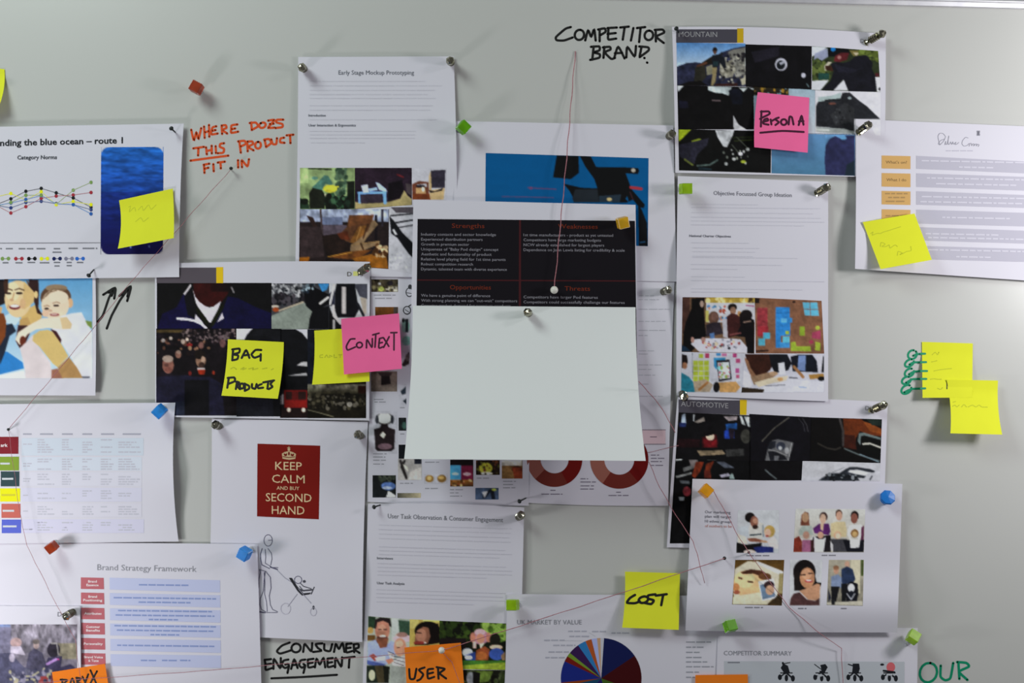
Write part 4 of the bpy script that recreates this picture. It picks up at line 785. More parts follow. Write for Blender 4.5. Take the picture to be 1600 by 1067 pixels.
picture(s18, W8, [728,85,1312,112,1335,575,735,572], '84523e', [('n',0.12,16,16,2), ('p','1c1210',[728,85,770,90,765,130,728,130]), ('r','a03038',750,175,842,345), ('n',0.2,5,3,5,750,175,842,345), ('r','b02a34',752,340,848,425), ('r','4a9cbc',802,392,864,448), ('r','4fa2be',760,445,818,506), ('r','2a78c0',912,172,1036,262), ('l','1a5a98',6,[915,220,1030,218]), ('r','2f80c8',912,262,1058,306), ('r','5aa4d8',960,270,1010,318), ('r','2a7ac4',912,306,1040,420), ('r','2a7ac4',912,420,960,528), ('r','3a88c8',950,480,1036,528), ('r','5ab0cc',975,425,1036,482), ('r','9ab038',1000,378,1030,408), ('n',0.12,4,4,8,912,172,1058,528), ('p','5aa8c8',[1145,125,1275,125,1290,245,1165,240]), ('l','7a5048',6,[1148,185,1280,188]), ('l','7a5048',6,[1208,125,1215,240]), ('r','7c9e2e',1122,338,1168,420), ('e','98ac40',1278,348,20,18), ('p','a83a56',[1230,390,1305,370,1305,450,1225,440]), ('e','a8344a',1222,472,20,18), ('p','8caa34',[1045,475,1085,470,1090,510,1215,510,1220,555,1045,552]), ('p','94ae38',[1258,470,1302,480,1300,552,1255,545]), ('l','2a1614',14,[735,555,840,548]), ('e','2a1814',1070,122,14,10)], label='printed photo of coloured notes on a brown board')
picture(s18, W8, [85,565,640,572,610,920,78,912], 'b4b6c4', [('p','1a1012',[85,580,130,590,140,650,120,700,85,700]), ('e','9a6048',112,680,22,30), ('r','9aac3a',240,580,276,616), ('r','b03a5a',292,575,330,615)] + [('r','98ac32' if (i + j) % 3 else 'a4b83c',188 + i * 48, 640 + j * 46, 188 + i * 48 + 42, 680 + j * 46) for i in range(3) for j in range(4)] + [('l','606470',4,[178,570,182,800]), ('p','2e7cae',[365,610,470,610,465,640,395,640,392,720,370,690]), ('r','3a7ab0',392,572,430,598), ('r','b86a94',440,575,482,600), ('r','b03a70',536,575,570,612), ('r','b0446e',562,622,600,658), ('r','a84a80',560,708,594,748), ('r','b04a6c',566,764,594,792), ('p','201e26',[388,635,505,628,524,800,412,820]), ('p','c4ccd4',[400,655,500,648,510,790,416,800]), ('s',['5a9aa0','b86a7a','8aa850','7ac0c8'],22,1,2.4,4,410,665,505,790), ('p','247088',[80,740,150,780,190,830,200,915,78,912]), ('p','a08c7a',[185,820,300,800,360,850,330,912,200,912]), ('l','9a6038',22,[240,890,310,830]), ('p','c8905a',[400,830,560,820,600,870,560,915,420,915]), ('e','141216',390,870,28,46), ('n',0.15,7,7,4,80,800,600,915)], label='printed photo of a hand holding a tablet by a board of notes')
picture(s18, W8, [640,575,1335,580,1335,915,608,918], 'b6b8c8', [('p','3a1812',[640,580,860,580,900,640,860,720,800,770,720,780,680,720]), ('p','8a5a44',[630,600,670,640,690,700,740,770,700,790,660,700]), ('p','c8c8d4',[625,720,690,760,700,860,640,880,620,840]), ('p','101218',[850,580,1010,580,1050,660,1020,720,960,740,900,740,870,680]), ('p','c8cad6',[930,660,985,650,1000,760,940,760]), ('p','0f121c',[1040,600,1110,585,1230,585,1270,640,1280,740,1060,730]), ('p','6a80b0',[1110,590,1175,590,1170,730,1100,720]), ('p','c0c0ce',[1265,590,1325,580,1310,720,1290,740]), ('p','0c0c10',[1325,600,1335,600,1335,740,1310,740]), ('l','a06a48',26,[1070,690,1150,780]), ('p','8c6a54',[690,780,800,750,900,730,910,770,800,830,720,850]), ('p','c8bca8',[720,830,860,790,930,780,1020,770,1000,820,900,830,760,870]), ('e','b08a70',890,750,40,18), ('e','c89060',950,800,26,16), ('p','a8743a',[1200,760,1330,750,1335,790,1210,800]), ('e','0e0e12',1310,795,30,20), ('p','c4c6d4',[800,870,1030,800,1335,820,1335,915,800,915]), ('l','5a5c68',6,[820,858,990,850]), ('l','2a2c34',8,[1030,785,1100,790]), ('l','7a92b8',8,[1115,868,1175,872]), ('p','2c2018',[608,870,720,880,810,890,800,918,608,918])], label='printed photo of people writing at a table')

# --- mountain sheet
s16 = Sheet('printed_sheet', [(1050, 42), (1384, 53), (1381, 277), (1055, 270)], 6.2, 'white sheet of mountain and boot photographs, top right', 'paper', 'bdbbcb', bow=(1, 1, -4, 0), curl=[('L', 5, 0.55, 0.25), ('T', 3, 0.5, 0.3), ('R', 3, 0.5, 0.4)])
_hs = vector(s16, 'header_strip', W2, [('r','3f3d48',136,130,918,302), ('r','b8901c',918,118,998,302)])
text(s16, [('MOUNTAIN', 1060.5, 57.5, 60, 8.2, .004, False)], '86868e', 'header_lettering', under=_hs)
text(s16, [('D', 1344, 67, 6, 6.5, 0, False)], '8a8894', 'printed_logo')
vector(s16, 'logo_block', W3, [('r','cfc79a',1150,275,1215,312)])
picture(s16, W2, [140,300,1022,312,1030,862,148,850], '2a2630', [('v','4a7ab8','a8bcd8',140,295,1030,600), ('p','22243a',[140,610,260,565,380,552,460,560,560,500,620,480,720,425,860,375,1030,345,1030,862,148,850]), ('n',0.5,9,9,3,140,560,1030,862), ('p','6c6a68',[800,420,860,390,1030,360,1030,700,900,760,860,600]), ('p','7a756c',[700,560,850,520,900,640,860,740,740,760,690,680]), ('p','7c7868',[520,610,600,580,610,700,530,720]), ('p','26241f',[380,620,500,560,520,740,420,850,360,850]), ('n',0.55,6,6,6,640,470,1030,862), ('s',['a8a49c','3a3638','8a8680','1c1a20'],60,1,3,9,690,430,1030,830), ('p','b0a898',[960,770,1025,740,1030,830,980,850]), ('p','1a1410',[460,560,600,470,620,560,500,600]), ('l','5a3024',30,[410,600,520,560]), ('e','1c1210',632,395,30,36), ('e','5a3428',632,425,20,24), ('p','12151c',[600,460,700,450,760,500,780,620,750,640,700,560,660,620,610,620,590,540]), ('p','1a2a30',[610,540,680,540,670,600,610,600]), ('p','8a7858',[595,620,660,620,640,800,610,850,580,850,600,720]), ('p','3a1a18',[640,830,920,820,920,862,640,862]), ('p','0c0a0b',[148,850,300,800,450,790,540,850])], label='printed photo of a hiker above a rocky mountain')
picture(s16, W3, [-372,322,478,345,475,905,-368,865], '0c0b0f', [('n',0.4,20,20,2), ('p','1a1822',[-300,420,60,350,60,470,-250,560]), ('e','b0b0c4',86,580,78,82), ('e','14181e',82,588,54,58), ('p','9a9cb0',[60,560,130,530,135,560,80,590]), ('e','b4b4c8',372,720,30,32), ('l','5a7078',14,[415,830,440,865])], label='printed photo of a black jacket with a metal badge')
picture(s16, W3, [482,345,1330,408,1362,935,482,912], '26321c', [('p','c2c6d6',[482,345,680,355,600,420,482,480]), ('p','8a90b0',[520,440,680,370,690,480,560,560,500,540]), ('s',['3a4a24','5a6a34','1c2414'],50,2,5,3,490,540,700,760), ('p','b8b0a4',[640,600,690,545,740,550,690,600,670,660,645,660]), ('p','3a1c14',[650,600,720,590,770,640,740,670,660,650]), ('p','1a3a34',[560,690,700,690,700,770,560,780]), ('p','0a0c10',[690,365,950,380,970,440,860,470,780,480,690,480]), ('e','1a72c0',752,385,32,30), ('p','6a1c22',[780,470,850,430,960,430,930,520,830,550,760,540]), ('e','a86868',832,490,26,24), ('p','6a5c34',[960,400,1100,400,1090,470,1010,470]), ('p','b0a490',[1010,430,1090,430,1050,470]), ('s',['4a5a24','2c3a14','5c7030'],30,2,5,4,1090,400,1340,520), ('p','12121a',[720,570,800,545,880,560,960,540,1040,470,1180,460,1260,560,1250,640,1300,740,1310,935,960,935,880,775,770,912,600,905,720,790,760,670]), ('p','1a1a26',[760,570,900,610,1060,640,1180,600,1000,690,820,680]), ('p','c4c6d4',[482,790,700,780,590,912,482,912]), ('p','c6c6d4',[890,775,945,912,755,915]), ('p','ccccd8',[1292,740,1362,740,1366,935,1316,935]), ('p','5a1820',[1290,690,1340,690,1340,735,1300,740]), ('e','2a2a30',1350,895,16,22)], label='printed photo of a person in black outdoor clothing')
picture(s16, W4, [122,22,920,40,920,480,132,482], '0a090b', [('p','c2c6d2',[122,25,190,25,130,90]), ('p','c0ccd6',[445,30,690,40,655,130,590,105,520,100,445,75]), ('p','bcc4cc',[760,45,930,50,920,75,860,45,810,90]), ('p','0d0f1a',[655,80,700,50,760,60,800,110,800,220,700,220]), ('p','121220',[135,180,230,190,240,260,140,260]), ('p','5a4a50',[480,170,570,175,575,190,480,188]), ('p','c4c4d0',[705,335,760,430,830,475,870,505,710,500]), ('n',0.3,10,10,3)], label='printed photo of a pair of black boots')
picture(s16, W4, [132,478,1100,500,1095,935,140,908], '0b0b0c', [('p','98b020',[132,478,270,480,210,540,135,610]), ('p','6c7c20',[270,600,350,575,375,580,350,600,270,615]), ('p','c6c8d4',[518,490,610,488,720,470,700,540,640,665,600,660,540,560]), ('p','232230',[140,640,330,600,450,570,430,650,330,740,300,840,210,800,140,760]), ('l','5a6430',22,[200,795,280,850]), ('l','4a5a5a',18,[330,860,460,850,540,800]), ('p','1c2a34',[340,870,480,890,480,908,340,905]), ('l','202a14',16,[700,570,900,560]), ('l','2a3418',14,[720,600,900,590]), ('l','4a5048',10,[690,640,790,760]), ('l','4a5048',10,[740,560,870,690]), ('s',['8a908a','b0b4b8','5a605c','c4c6cc'],14,1,2,6,600,660,880,850), ('e','b8b4cc',780,735,24,20), ('e','a0a4a8',855,690,20,18), ('e','b0b2b8',712,790,20,16), ('e','b8bcc4',630,840,18,18), ('e','a0b038',810,818,28,16), ('n',0.3,8,8,5)], label='printed photo of laced black and lime boots')
picture(s16, W5, [40,25,690,68,690,530,60,520], '8fa6ba', [('r','241c14',40,25,420,130), ('s',['a07028','6a5428','1a1a18','7090a8'],26,1,3,3,60,50,400,125), ('v','8fa4b8','b6bccb',420,60,690,530)])
picture(s16, W5, [695,72,1375,92,1372,545,692,530], 'c8c7d5', [('p','9aaab0',[725,145,860,130,965,95,950,170,800,185,720,195]), ('p','1f2026',[700,240,720,195,800,182,950,170,975,100,1050,95,1100,140,1160,190,1230,240,1370,375,1100,375,1100,500,830,460,700,450]), ('l','16181c',18,[800,180,950,168]), ('e','6a3a34',870,212,40,12), ('e','8a98a0',1050,155,20,14), ('p','2a2b30',[850,330,1000,200,1100,260,1100,400,900,440]), ('s',['3a3c42','121317'],14,1,1.8,4,900,260,1090,420), ('n',0.18,6,6,3,700,180,1100,460), ('p','8a9094',[700,455,860,465,1000,475,1100,505,1095,530,860,520,700,505]), ('p','b8bcc0',[700,470,840,480,840,500,700,500])], label='printed photo of a grey trainer shoe')
picture(s16, W5, [240,520,1108,525,1105,965,236,938], '4b789f', [('v','5a86b8','446f92'), ('n',0.05,20,20,2), ('p','26284c',[800,650,840,580,900,550,960,580,1010,545,1105,545,1105,965,800,960,790,800]), ('n',0.25,9,9,4,800,545,1108,965), ('e','5a90c0',985,570,34,20), ('p','182430',[1020,850,1105,800,1105,965,1000,965])], label='printed photo of a dark blue jacket against blue', grain=0.3)

# --- persona slide on the right edge
s17 = Sheet('printed_sheet', [(1337, 186), (1690, 201), (1686, 444), (1336, 420)], 8.0, 'white slide with orange labels and grey bars, right edge', 'paper', 'd4d2df', curl=[('L', 9, 0.85, 0.25), ('B', 4, 0.1, 0.2), ('T', 1, 0.4, 0.3)], bow=(1, 0, 0, 0))
writing(s17, W6, [[548,222,540,196,536,170,545,152,566,152,582,172,570,200,548,222,538,215,552,196,578,186], [578,222,584,200,582,215,590,220,598,196,603,166,598,200,600,220,608,216,614,204,620,220,628,204,630,218,640,212,648,206,640,220,652,218,664,208],
    [722,180,706,176,688,196,684,216,696,230,716,226,728,214], [728,230,734,214,742,214,744,228,752,216,760,218,756,230,768,218,776,218,772,230,780,220,790,222,784,233]], 0.8, m_print, 'script_lettering', None, 0.0002)
sc_me = bpy.data.objects[[o.name for o in s17.obj.children][-1]].data
_ca = sc_me.color_attributes.new('Col', 'FLOAT_COLOR', 'POINT')
_ca.data.foreach_set('color', np.tile(np.append(s17.conv(hexc('90909e')), 1).astype(np.float32), len(sc_me.vertices)))
vector(s17, 'printed_emblem', W6, [('r','8a8a96',775,135,795,148), ('r','8a8a96',775,152,795,166), ('e','70707c',785,150,6,12)])
dashes(s17, [(1478, 235.5, 1520)], 'b8b6c6', 3, 1.4)
_bars = [(290, 370, 325, 398), (398, 482, 420, 505), (508, 592, 532, 612), (622, 708, 642, 726), (730, 812, 752, 832), (845, 928, 865, 945)]
for i, (a, b, c, d) in enumerate(_bars):
    vector(s17, 'grey_bar', W6, [('q', 'b6b4c4', 402, a, 1400, a + (c - a) * 1.5, 1400, b + (d - b) * 1.5, 402, b)])
    if i < 4:
        vector(s17, 'orange_label', W6, [('q', 'd9a468', 188, a - 2, 366, a + 2, 366, b + 2, 188, b - 2)])
text(s17, [("What's on?", 1384, 255.5, 33, 4.6, .01, False), ('What I do', 1385, 283, 31, 4.6, .01, False)], '806042', 'label_lettering')
dashes(s17, [(1383, 302.5, 1418), (1388, 308.5, 1414), (1384, 314.5, 1416), (1384, 337, 1412)], 'b0865a', 4, 2.0, 'label_lettering', 0.0003)
dashes(s17, [(1440, 251, 1600), (1498, 261, 1552), (1448, 278, 1600), (1462, 287, 1588), (1440, 307, 1600), (1438, 315, 1600), (1472, 339.5, 1578), (1446, 365, 1560), (1450, 371, 1600), (1450, 390, 1600), (1494, 401, 1548)], 'cbc9d8', 5, 2.2, 'bar_lettering', 0.0003, slope=0.02)

# --- consumers sheet
s21 = Sheet('printed_sheet', [(1122, 979), (1434, 981), (1432, 1180), (1116, 1178)], 6.9, 'white sheet comparing pushchairs, bottom right', 'paper', '9c9baa', curl=[('R', 2, 0.6, 0.3), ('L', 1, 0.6, 0.3)])
text(s21, [('COMPETITOR SUMMARY', 1131, 1023.5, 106, 7.0, .005, False)], '666873', 'printed_heading')
vector(s21, 'table_band', V6, [('q','888c98',318,768,1570,772,1570,1000,318,1000)], 0.00015)
dashes(s21, [(1137, 1035, 1156)], '5a5c68', 5, 2.0, word=(20, 20))
for i, (x, lab) in enumerate(((750, None), (995, None), (1225, None), (1465, 'red hood'))):
    k = '14161c'; a = '888c98'
    sh_ = [('l',k,10,[x-45,880,x+10,835]), ('l',k,12,[x-10,840,x+40,885]), ('e',k,x-45,880,14,20), ('e',k,x+45,888,14,22), ('e',k,x,885,12,24), ('l',k,8,[x-40,850,x+40,850])]
    if i == 0: sh_ += [('l',k,14,[x-25,780,x-10,830]), ('p',k,[x-40,815,x-20,785,x+10,800,x+25,850,x-10,860,x-30,830]), ('l',k,6,[x-15,785,x+25,778])]
    if i == 1: sh_ += [('l',k,6,[x-50,790,x+10,835]), ('p',k,[x-10,795,x+25,788,x+42,810,x+20,850,x-30,862,x,830]), ('p',a,[x-50,860,x-20,858,x+20,868,x-10,876])]
    if i == 2: sh_ += [('p',k,[x-15,785,x+30,785,x+35,820,x+25,855,x-20,855,x-15,815]), ('l',k,8,[x-45,790,x-15,800])]
    if i == 3: sh_ += [('e','b04a52',x+10,810,30,34), ('e',k,x-50,792,14,8), ('l',k,14,[x-40,835,x+35,845]), ('r',a,x-20,855,x+20,868)]
    vector(s21, 'pushchair_picture', V6, sh_, label=lab)

# --- families sheet
s20 = Sheet('printed_sheet', [(1082, 748), (1410, 756), (1402, 988), (1071, 985)], 7.8, 'white sheet of five family photographs, lower right', 'paper', 'a9a9b7', curl=[('M', 13, 0.84, 0.2), ('R', 2, 0.5, 0.3)], bow=(0, 0, 0, 1))
text(s20, [('Our marketing', 1101.5, 801.5, 40, 4.2, 0.03, False), ('plan will target', 1101.5, 808.5, 41, 4.2, .03, False), ('10 ethnic groups', 1101.5, 816, 42, 4.2, .03, False)], '50505c', 'printed_caption')
text(s20, [('of mothers to be', 1101.5, 823.5, 42, 4.2, .02, False)], 'a86a64', 'printed_caption', label='reddish line of print')
picture(s20, V4, [620,380,1050,380,1045,826,602,826], 'adb1bb', [('p','c0bcb4',[620,620,700,660,720,730,620,720]), ('p','0f0d0e',[604,715,700,740,870,720,860,790,740,826,602,826]), ('p','b4b4b4',[740,540,840,500,890,520,890,640,870,680,730,690]), ('l','7a8490',16,[880,540,885,650]), ('l','1c2a34',14,[750,640,860,630]), ('p','8a4a3a',[715,675,800,670,870,690,860,715,740,705]), ('e','15100f',745,455,52,52), ('e','8a5044',790,500,42,58), ('e','2a1614',800,555,30,22), ('e','b07a68',800,490,26,28), ('p','b48468',[860,690,930,700,930,720,860,715]), ('e','a8854a',950,600,56,62), ('e','d0a090',930,615,34,42), ('e','b04a44',925,650,18,12), ('p','c8bcc0',[920,700,990,650,1030,700,1040,780,960,770]), ('p','1c2460',[780,770,860,755,990,765,990,820,820,826]), ('e','c0b0b0',740,815,60,24), ('p','a8b0bc',[620,560,720,540,740,660,640,640])], label='printed photo of a bearded man and a toddler')
picture(s20, V5, [155,365,880,370,865,820,132,818], 'aaaaad', [('v','b4b6b8','a29e98'), ('p','6a3428',[205,540,215,430,250,395,290,410,300,540]), ('e','a07860',255,455,36,52), ('p','8f9a98',[185,600,220,545,320,545,340,640,190,640]), ('p','8a2a20',[132,680,190,650,220,700,220,818,132,818]), ('e','3a2424',445,450,42,50), ('e','b89484',440,470,32,52), ('p','4a1f58',[335,570,400,520,500,520,518,600,500,640,350,620]), ('p','b89884',[410,520,450,515,440,600,415,580]), ('e','4a3028',605,420,36,46), ('e','b88878',608,440,32,48), ('p','b8a888',[520,520,580,500,670,500,690,600,680,660,520,660]), ('e','1a0f10',770,440,42,52), ('e','8a4a40',765,465,36,54), ('p','c4c4cc',[690,600,720,540,840,530,870,600,850,680,700,650]), ('p','5a2a44',[840,560,868,540,865,690,830,690]), ('p','171318',[320,660,520,640,520,818,320,818]), ('e','a8786c',265,640,34,40), ('p','c0c0c8',[195,660,230,680,240,710,300,690,340,640,330,690,290,740,230,720]), ('p','8a5070',[225,690,310,690,310,818,220,818]), ('p','3a1a1c',[310,690,350,690,345,818,310,818]), ('e','b48474',415,640,32,36), ('p','c4c4d0',[345,650,390,680,440,680,470,660,445,818,350,818]), ('e','c0947c',590,640,40,42), ('e','d4b4a4',595,650,26,30), ('p','37373f',[520,680,690,680,690,818,540,818]), ('p','b8b8c0',[515,700,545,740,545,818,520,790]), ('p','0f1018',[650,690,870,690,865,818,690,818]), ('e','7a5030',770,622,42,44), ('e','b08c60',770,630,26,30), ('p','d4d6de',[700,620,735,680,800,690,840,620,830,680,815,770,725,775,720,700])], label='printed photo of four mothers holding babies')
picture(s20, V6, [395,65,735,65,718,382,373,374], '5a3a1a', [('p','b8b2a4',[390,130,480,75,560,78,728,150,728,200,690,300,620,370,400,374,380,300]), ('p','c4c4c8',[540,70,728,145,728,180,560,100]), ('e','d0a078',490,230,110,96), ('e','dcb48c',460,200,70,60), ('p','4a2218',[430,150,500,130,580,140,640,180,650,210,600,190,520,160,450,165]), ('e','6a3a24',600,180,44,24), ('l','4a2c20',12,[485,215,515,220]), ('l','4a2c20',12,[420,190,440,195]), ('e','b87048',400,255,24,28), ('e','a04a38',405,290,22,14), ('p','c0bca8',[380,320,560,290,620,374,376,374]), ('n',0.08,6,6,3,380,310,560,374), ('p','c8c8d4',[555,215,660,195,690,330,580,350]), ('p','566a84',[565,240,655,215,672,320,585,340]), ('e','2a1a1c',630,240,36,28), ('e','b08470',635,275,30,34), ('p','3a2818',[690,310,720,300,718,382,620,374]), ('p','8a7c58',[700,160,730,160,725,300,690,300])], label='printed photo of a baby lying down')
picture(s20, V6, [775,65,1000,65,985,382,770,382], 'acafb8', [('e','100b0c',875,150,78,86), ('p','100b0c',[800,150,870,90,940,140,960,220,1000,225,980,260,830,280,805,230]), ('e','b07458',895,190,52,72), ('e','c88c70',890,165,36,36), ('l','241210',8,[850,170,880,168]), ('l','241210',8,[905,160,930,158]), ('e','a83038',905,212,28,10), ('e','e0d4d0',905,208,20,5), ('p','16100f',[800,160,835,140,845,280,805,280]), ('p','b07a62',[840,280,900,260,960,230,985,235,980,350,900,340]), ('p','4a2a2c',[780,330,800,300,840,290,890,340,950,350,980,330,980,382,772,382])], label='printed photo of a smiling dark haired woman')
picture(s20, V6, [1045,65,1288,65,1280,384,1030,378], '8a8478', [('v','9a9488','6a655c'), ('r','b4ae9c',1200,65,1265,300), ('r','3a4a24',1268,65,1288,180), ('p','1c2030',[1040,260,1060,330,1030,378,1040,378]), ('e','a87868',1095,140,18,24), ('e','8a5a44',1095,120,20,16), ('p','6a7898',[1060,180,1110,165,1135,190,1130,260,1060,250]), ('p','101014',[1060,250,1120,250,1090,378,1065,378]), ('e','b48878',1172,95,18,22), ('p','202c48',[1130,130,1170,110,1210,130,1230,200,1210,230,1135,230]), ('p','0d0f14',[1130,230,1170,230,1160,378,1135,378]), ('p','0c0d14',[1165,240,1200,215,1245,230,1250,300,1235,378,1165,370]), ('e','b8bac4',1200,260,24,30), ('e','121622',1200,310,22,30), ('l','9a9ca8',8,[1170,300,1200,340,1225,300]), ('p','a8a49a',[1030,360,1280,350,1280,384,1030,378]), ('p','17181c',[1060,340,1090,340,1085,378,1065,378])], label='printed photo of a couple with a pushchair')
dashes(s20, [(1166, 868, 1202), (1284, 867.5, 1306), (1164, 949, 1192), (1247, 950.5, 1260), (1314, 950.5, 1324)], '6c6c78', 7, 1.8, word=(8, 20))

# --- blank card
s13 = Sheet('blank_card', [(645, 477.5), (993, 480), (1009, 720), (631.5, 717)], 11.5, 'large blank white card hanging forward in the centre', 'paper', 'bcc4c4', mat=m_card, curl=[('P', 60, 1.4)], bow=(3, -4, 0, 0), albedo=np.array([0.86, 0.89, 0.895]))

# ------------------------------------------------------------------ sticky notes
def note(corners, base, mat, label, hang, pw=1.7, bow=(0, 0, 0, 0), extra=(), group='sticky notes'):
    return Sheet('sticky_note', corners, base, label, 'sticky note', 'c0c0c0', mat=mat, curl=[('F', hang * 1.15, 1.12)] + list(extra), bow=bow, group=group, n=14)

n0 = note([(-82, 100), (7, 108), (0, 162), (-84, 190)], 1.0, m_yellow, 'yellow sticky note cut off by the left edge', 16, bow=(0, 3, 0, 0))
n1 = note([(186, 313), (270, 294.5), (271.5, 372), (184, 388.5)], 12.5, m_yellow, 'yellow sticky note on the blue sea picture', 17, bow=(4, 1, 0, 0))
n2 = note([(356, 530), (443.5, 534.5), (434, 623), (346, 618)], 6.0, m_yellow, 'yellow sticky note reading BAG PRODUCTS', 11, bow=(2, 2, 0, 0))
n3 = note([(491, 516.5), (576, 511), (577.5, 596), (487.5, 601)], 7.2, m_yellow, 'yellow sticky note half under the pink CONTEXT note', 9, bow=(2, 0, 0, 0))
n4 = note([(533, 498), (623.5, 489.5), (628, 576), (537.5, 585)], 10.5, m_pink, 'pink sticky note reading CONTEXT', 9, extra=[('R', 5, 0.7, 0.5)])
n5 = note([(1184, 144), (1264.5, 152.5), (1262, 238.5), (1178.5, 230)], 7.8, m_pink, 'pink sticky note reading PERSONA on the boot pictures', 8, bow=(-2, 0, 0, 0), extra=[('L', 2, 0.1, 0.3)])
n6 = note([(1348, 347), (1429, 333.5), (1456, 406), (1376, 420.5)], 16.5, m_yellow, 'tilted yellow sticky note on the slide with orange labels', 12)
n7 = note([(1440.5, 534), (1520, 536.5), (1519, 621), (1441.5, 621.5)], 1.0, m_yellow, 'upper yellow sticky note beside the green drawn rings', 9)
n8 = note([(1479, 593), (1559.5, 594.5), (1566, 679), (1485, 677)], 8.6, m_yellow, 'lower yellow sticky note overlapping the one with green rings', 17, bow=(3, -3, 0, 0))
n9 = note([(976.5, 893), (1062.5, 895.5), (1060.5, 984), (972, 980.5)], 7.8, m_yellow, 'yellow sticky note reading COST', 10, bow=(2, 0, 0, 0))
n10 = note([(632, 1011.5), (720, 1004), (727, 1092), (637, 1100)], 5.8, m_orange, 'orange sticky note reading USER', 8)
n11 = note([(81, 1050), (164, 1037), (178, 1122), (95, 1136)], 10.5, m_orange, 'orange sticky note in the bottom left corner, half cut off', 8)
n12 = note([(1086.5, 1054.5), (1168.5, 1053.5), (1170, 1140), (1086, 1141)], 9.2, m_orange, 'orange sticky note cut off by the bottom edge', 6)

writing(n2, Y3, [[955,255,945,375], [945,256,1025,247,1020,290,955,310,1010,322,1000,363,945,376], [1050,350,1100,262,1136,350], [1065,322,1130,315], [1268,262,1205,262,1160,310,1190,347,1255,325,1262,308], [1262,310,1260,380]], 3.5, m_ink_black)
writing(n2, Y3, [
    [907,570,890,682], [895,572,968,568,972,608,905,637], [1000,612,985,696], [985,614,1022,622,1010,650,992,655,1032,698], circ(1052,662,22,28,0), [1087,636,1085,716], [1078,635,1130,660,1130,692,1085,716], [1165,640,1165,680,1200,692,1216,640], [1272,640,1228,660,1236,686,1288,680], [1290,622,1410,600], [1345,616,1336,692], [1402,600,1370,640,1392,670,1350,697]], 3.5, m_ink_black)
writing(n2, Y3, [[930,470,960,455,990,475], [1040,475,1075,455,1060,480,1100,465], [1130,470,1180,460,1170,480,1230,465], [1280,470,1330,462], [1380,480,1400,470]], 1.6, m_pencil_y, 'faint_handwriting')
writing(n3, Y4, [[440,440,415,445,415,465,440,465], [460,465,475,440,490,465], [505,465,505,445,525,455], [545,440,545,465,570,465], [590,440,615,440], [602,440,602,465]], 1.3, m_pencil_y, 'faint_handwriting')
writing(n1, PX, [[198,326,204,322,202,331,210,324,212,330], [216,328,222,322,224,329,232,320,236,327,244,320], [212,346,220,340,224,346,232,340]], 0.9, m_pencil_y, 'faint_handwriting')
writing(n4, Y4, [[738,292,695,298,660,360,672,396,742,368], circ(780,350,27,25,-20), [845,376,850,300,896,372,900,290], [903,256,962,240], [932,250,924,370], [966,290,960,376,1000,366], [966,290,1000,281], [960,332,992,326], [1005,285,1052,362], [1056,272,1004,372], [1070,236,1128,234], [1101,238,1100,396]], 2.7, m_ink_purple)
writing(n5, W5, [[132,290,126,452], [125,296,205,294,216,320,142,358,118,372], [150,402,202,388,192,368,160,380,152,420,206,432], [228,378,236,430], [232,396,276,374], [312,358,275,374,312,406,278,436], circ(365,405,30,30,0), [415,430,425,350,450,358,466,430], [520,436,550,338,570,432], [522,396,570,395], [120,516,350,497,572,508]], 3.3, m_ink_purple)
writing(n6, W6, [[120,770,135,760,130,780,150,772,165,768,180,770,200,760,230,752,260,742,305,728], [180,850,185,825,210,835,190,850,215,850,235,840,240,860,270,840,285,850], [285,905,290,880,315,890,300,900,325,890,345,880,370,875,368,850]], 1.1, m_pencil_y, 'faint_handwriting')
writing(n7, V1, [[355,235,380,215,400,235,410,215], [350,295,375,290,395,285], [370,370,420,360,460,355,515,350], [340,440,370,435,400,440,430,440], [400,515,425,525,440,510]], 1.3, m_pencil_y, 'faint_handwriting')
writing(n7, V1, [[262,228,296,227], [262,298,304,297], [262,371,312,371], [262,437,306,437], [262,517,297,516]], 3.4, m_ink_green, 'marker_writing', 'green ends of the drawn rings')
writing(n7, V1, [[478,448,478,520]], 1.6, m_ink_black, 'marker_writing')
writing(n8, V1, [[530,630,550,625], [525,665,545,655,560,670,580,655], [600,670,620,650,640,670], [655,670,690,655,720,670,745,655,770,670,815,672]], 1.3, m_pencil_y, 'faint_handwriting')
writing(n9, X7, [[1132,210,1090,236,1065,275,1130,279,1172,264], circ(1202,250,40,26,-15), [1302,205,1242,214,1242,240,1288,256,1266,286,1215,278], [1305,216,1396,204], [1366,212,1350,296]], 4.0, m_ink_black)
writing(n10, X2, [[470,682,478,770,518,770,537,680], [612,668,560,690,600,732,575,775,545,790], [692,680,642,690,645,770,702,755], [642,727,692,715], [737,670,742,772], [724,665,800,682,752,722,812,770]], 3.4, m_ink_black)
writing(n11, Z5, [[388,925,390,990], [378,927,420,930,396,955,430,970,390,990], [430,982,452,918,474,982], [437,958,468,955], [480,915,484,978], [476,915,506,920,484,942,512,956,484,978], [515,908,532,942], [552,893,520,978], [565,868,602,952], [606,874,558,962]], 3.0, m_ink_black)

# ------------------------------------------------------------------ pins
def lathe(profile, n, axis=Vector((0, 0, 1))):
    V = []; F = []
    for r, z in profile:
        for k in range(n):
            a = 2 * math.pi * k / n
            V.append((r * math.cos(a), r * math.sin(a), z))
    m = len(profile)
    for j in range(m - 1):
        for k in range(n):
            F.append((j * n + k, j * n + (k + 1) % n, (j + 1) * n + (k + 1) % n, (j + 1) * n + k))
    F.append(tuple(range(n))[::-1]); F.append(tuple((m - 1) * n + k for k in range(n)))
    return V, F

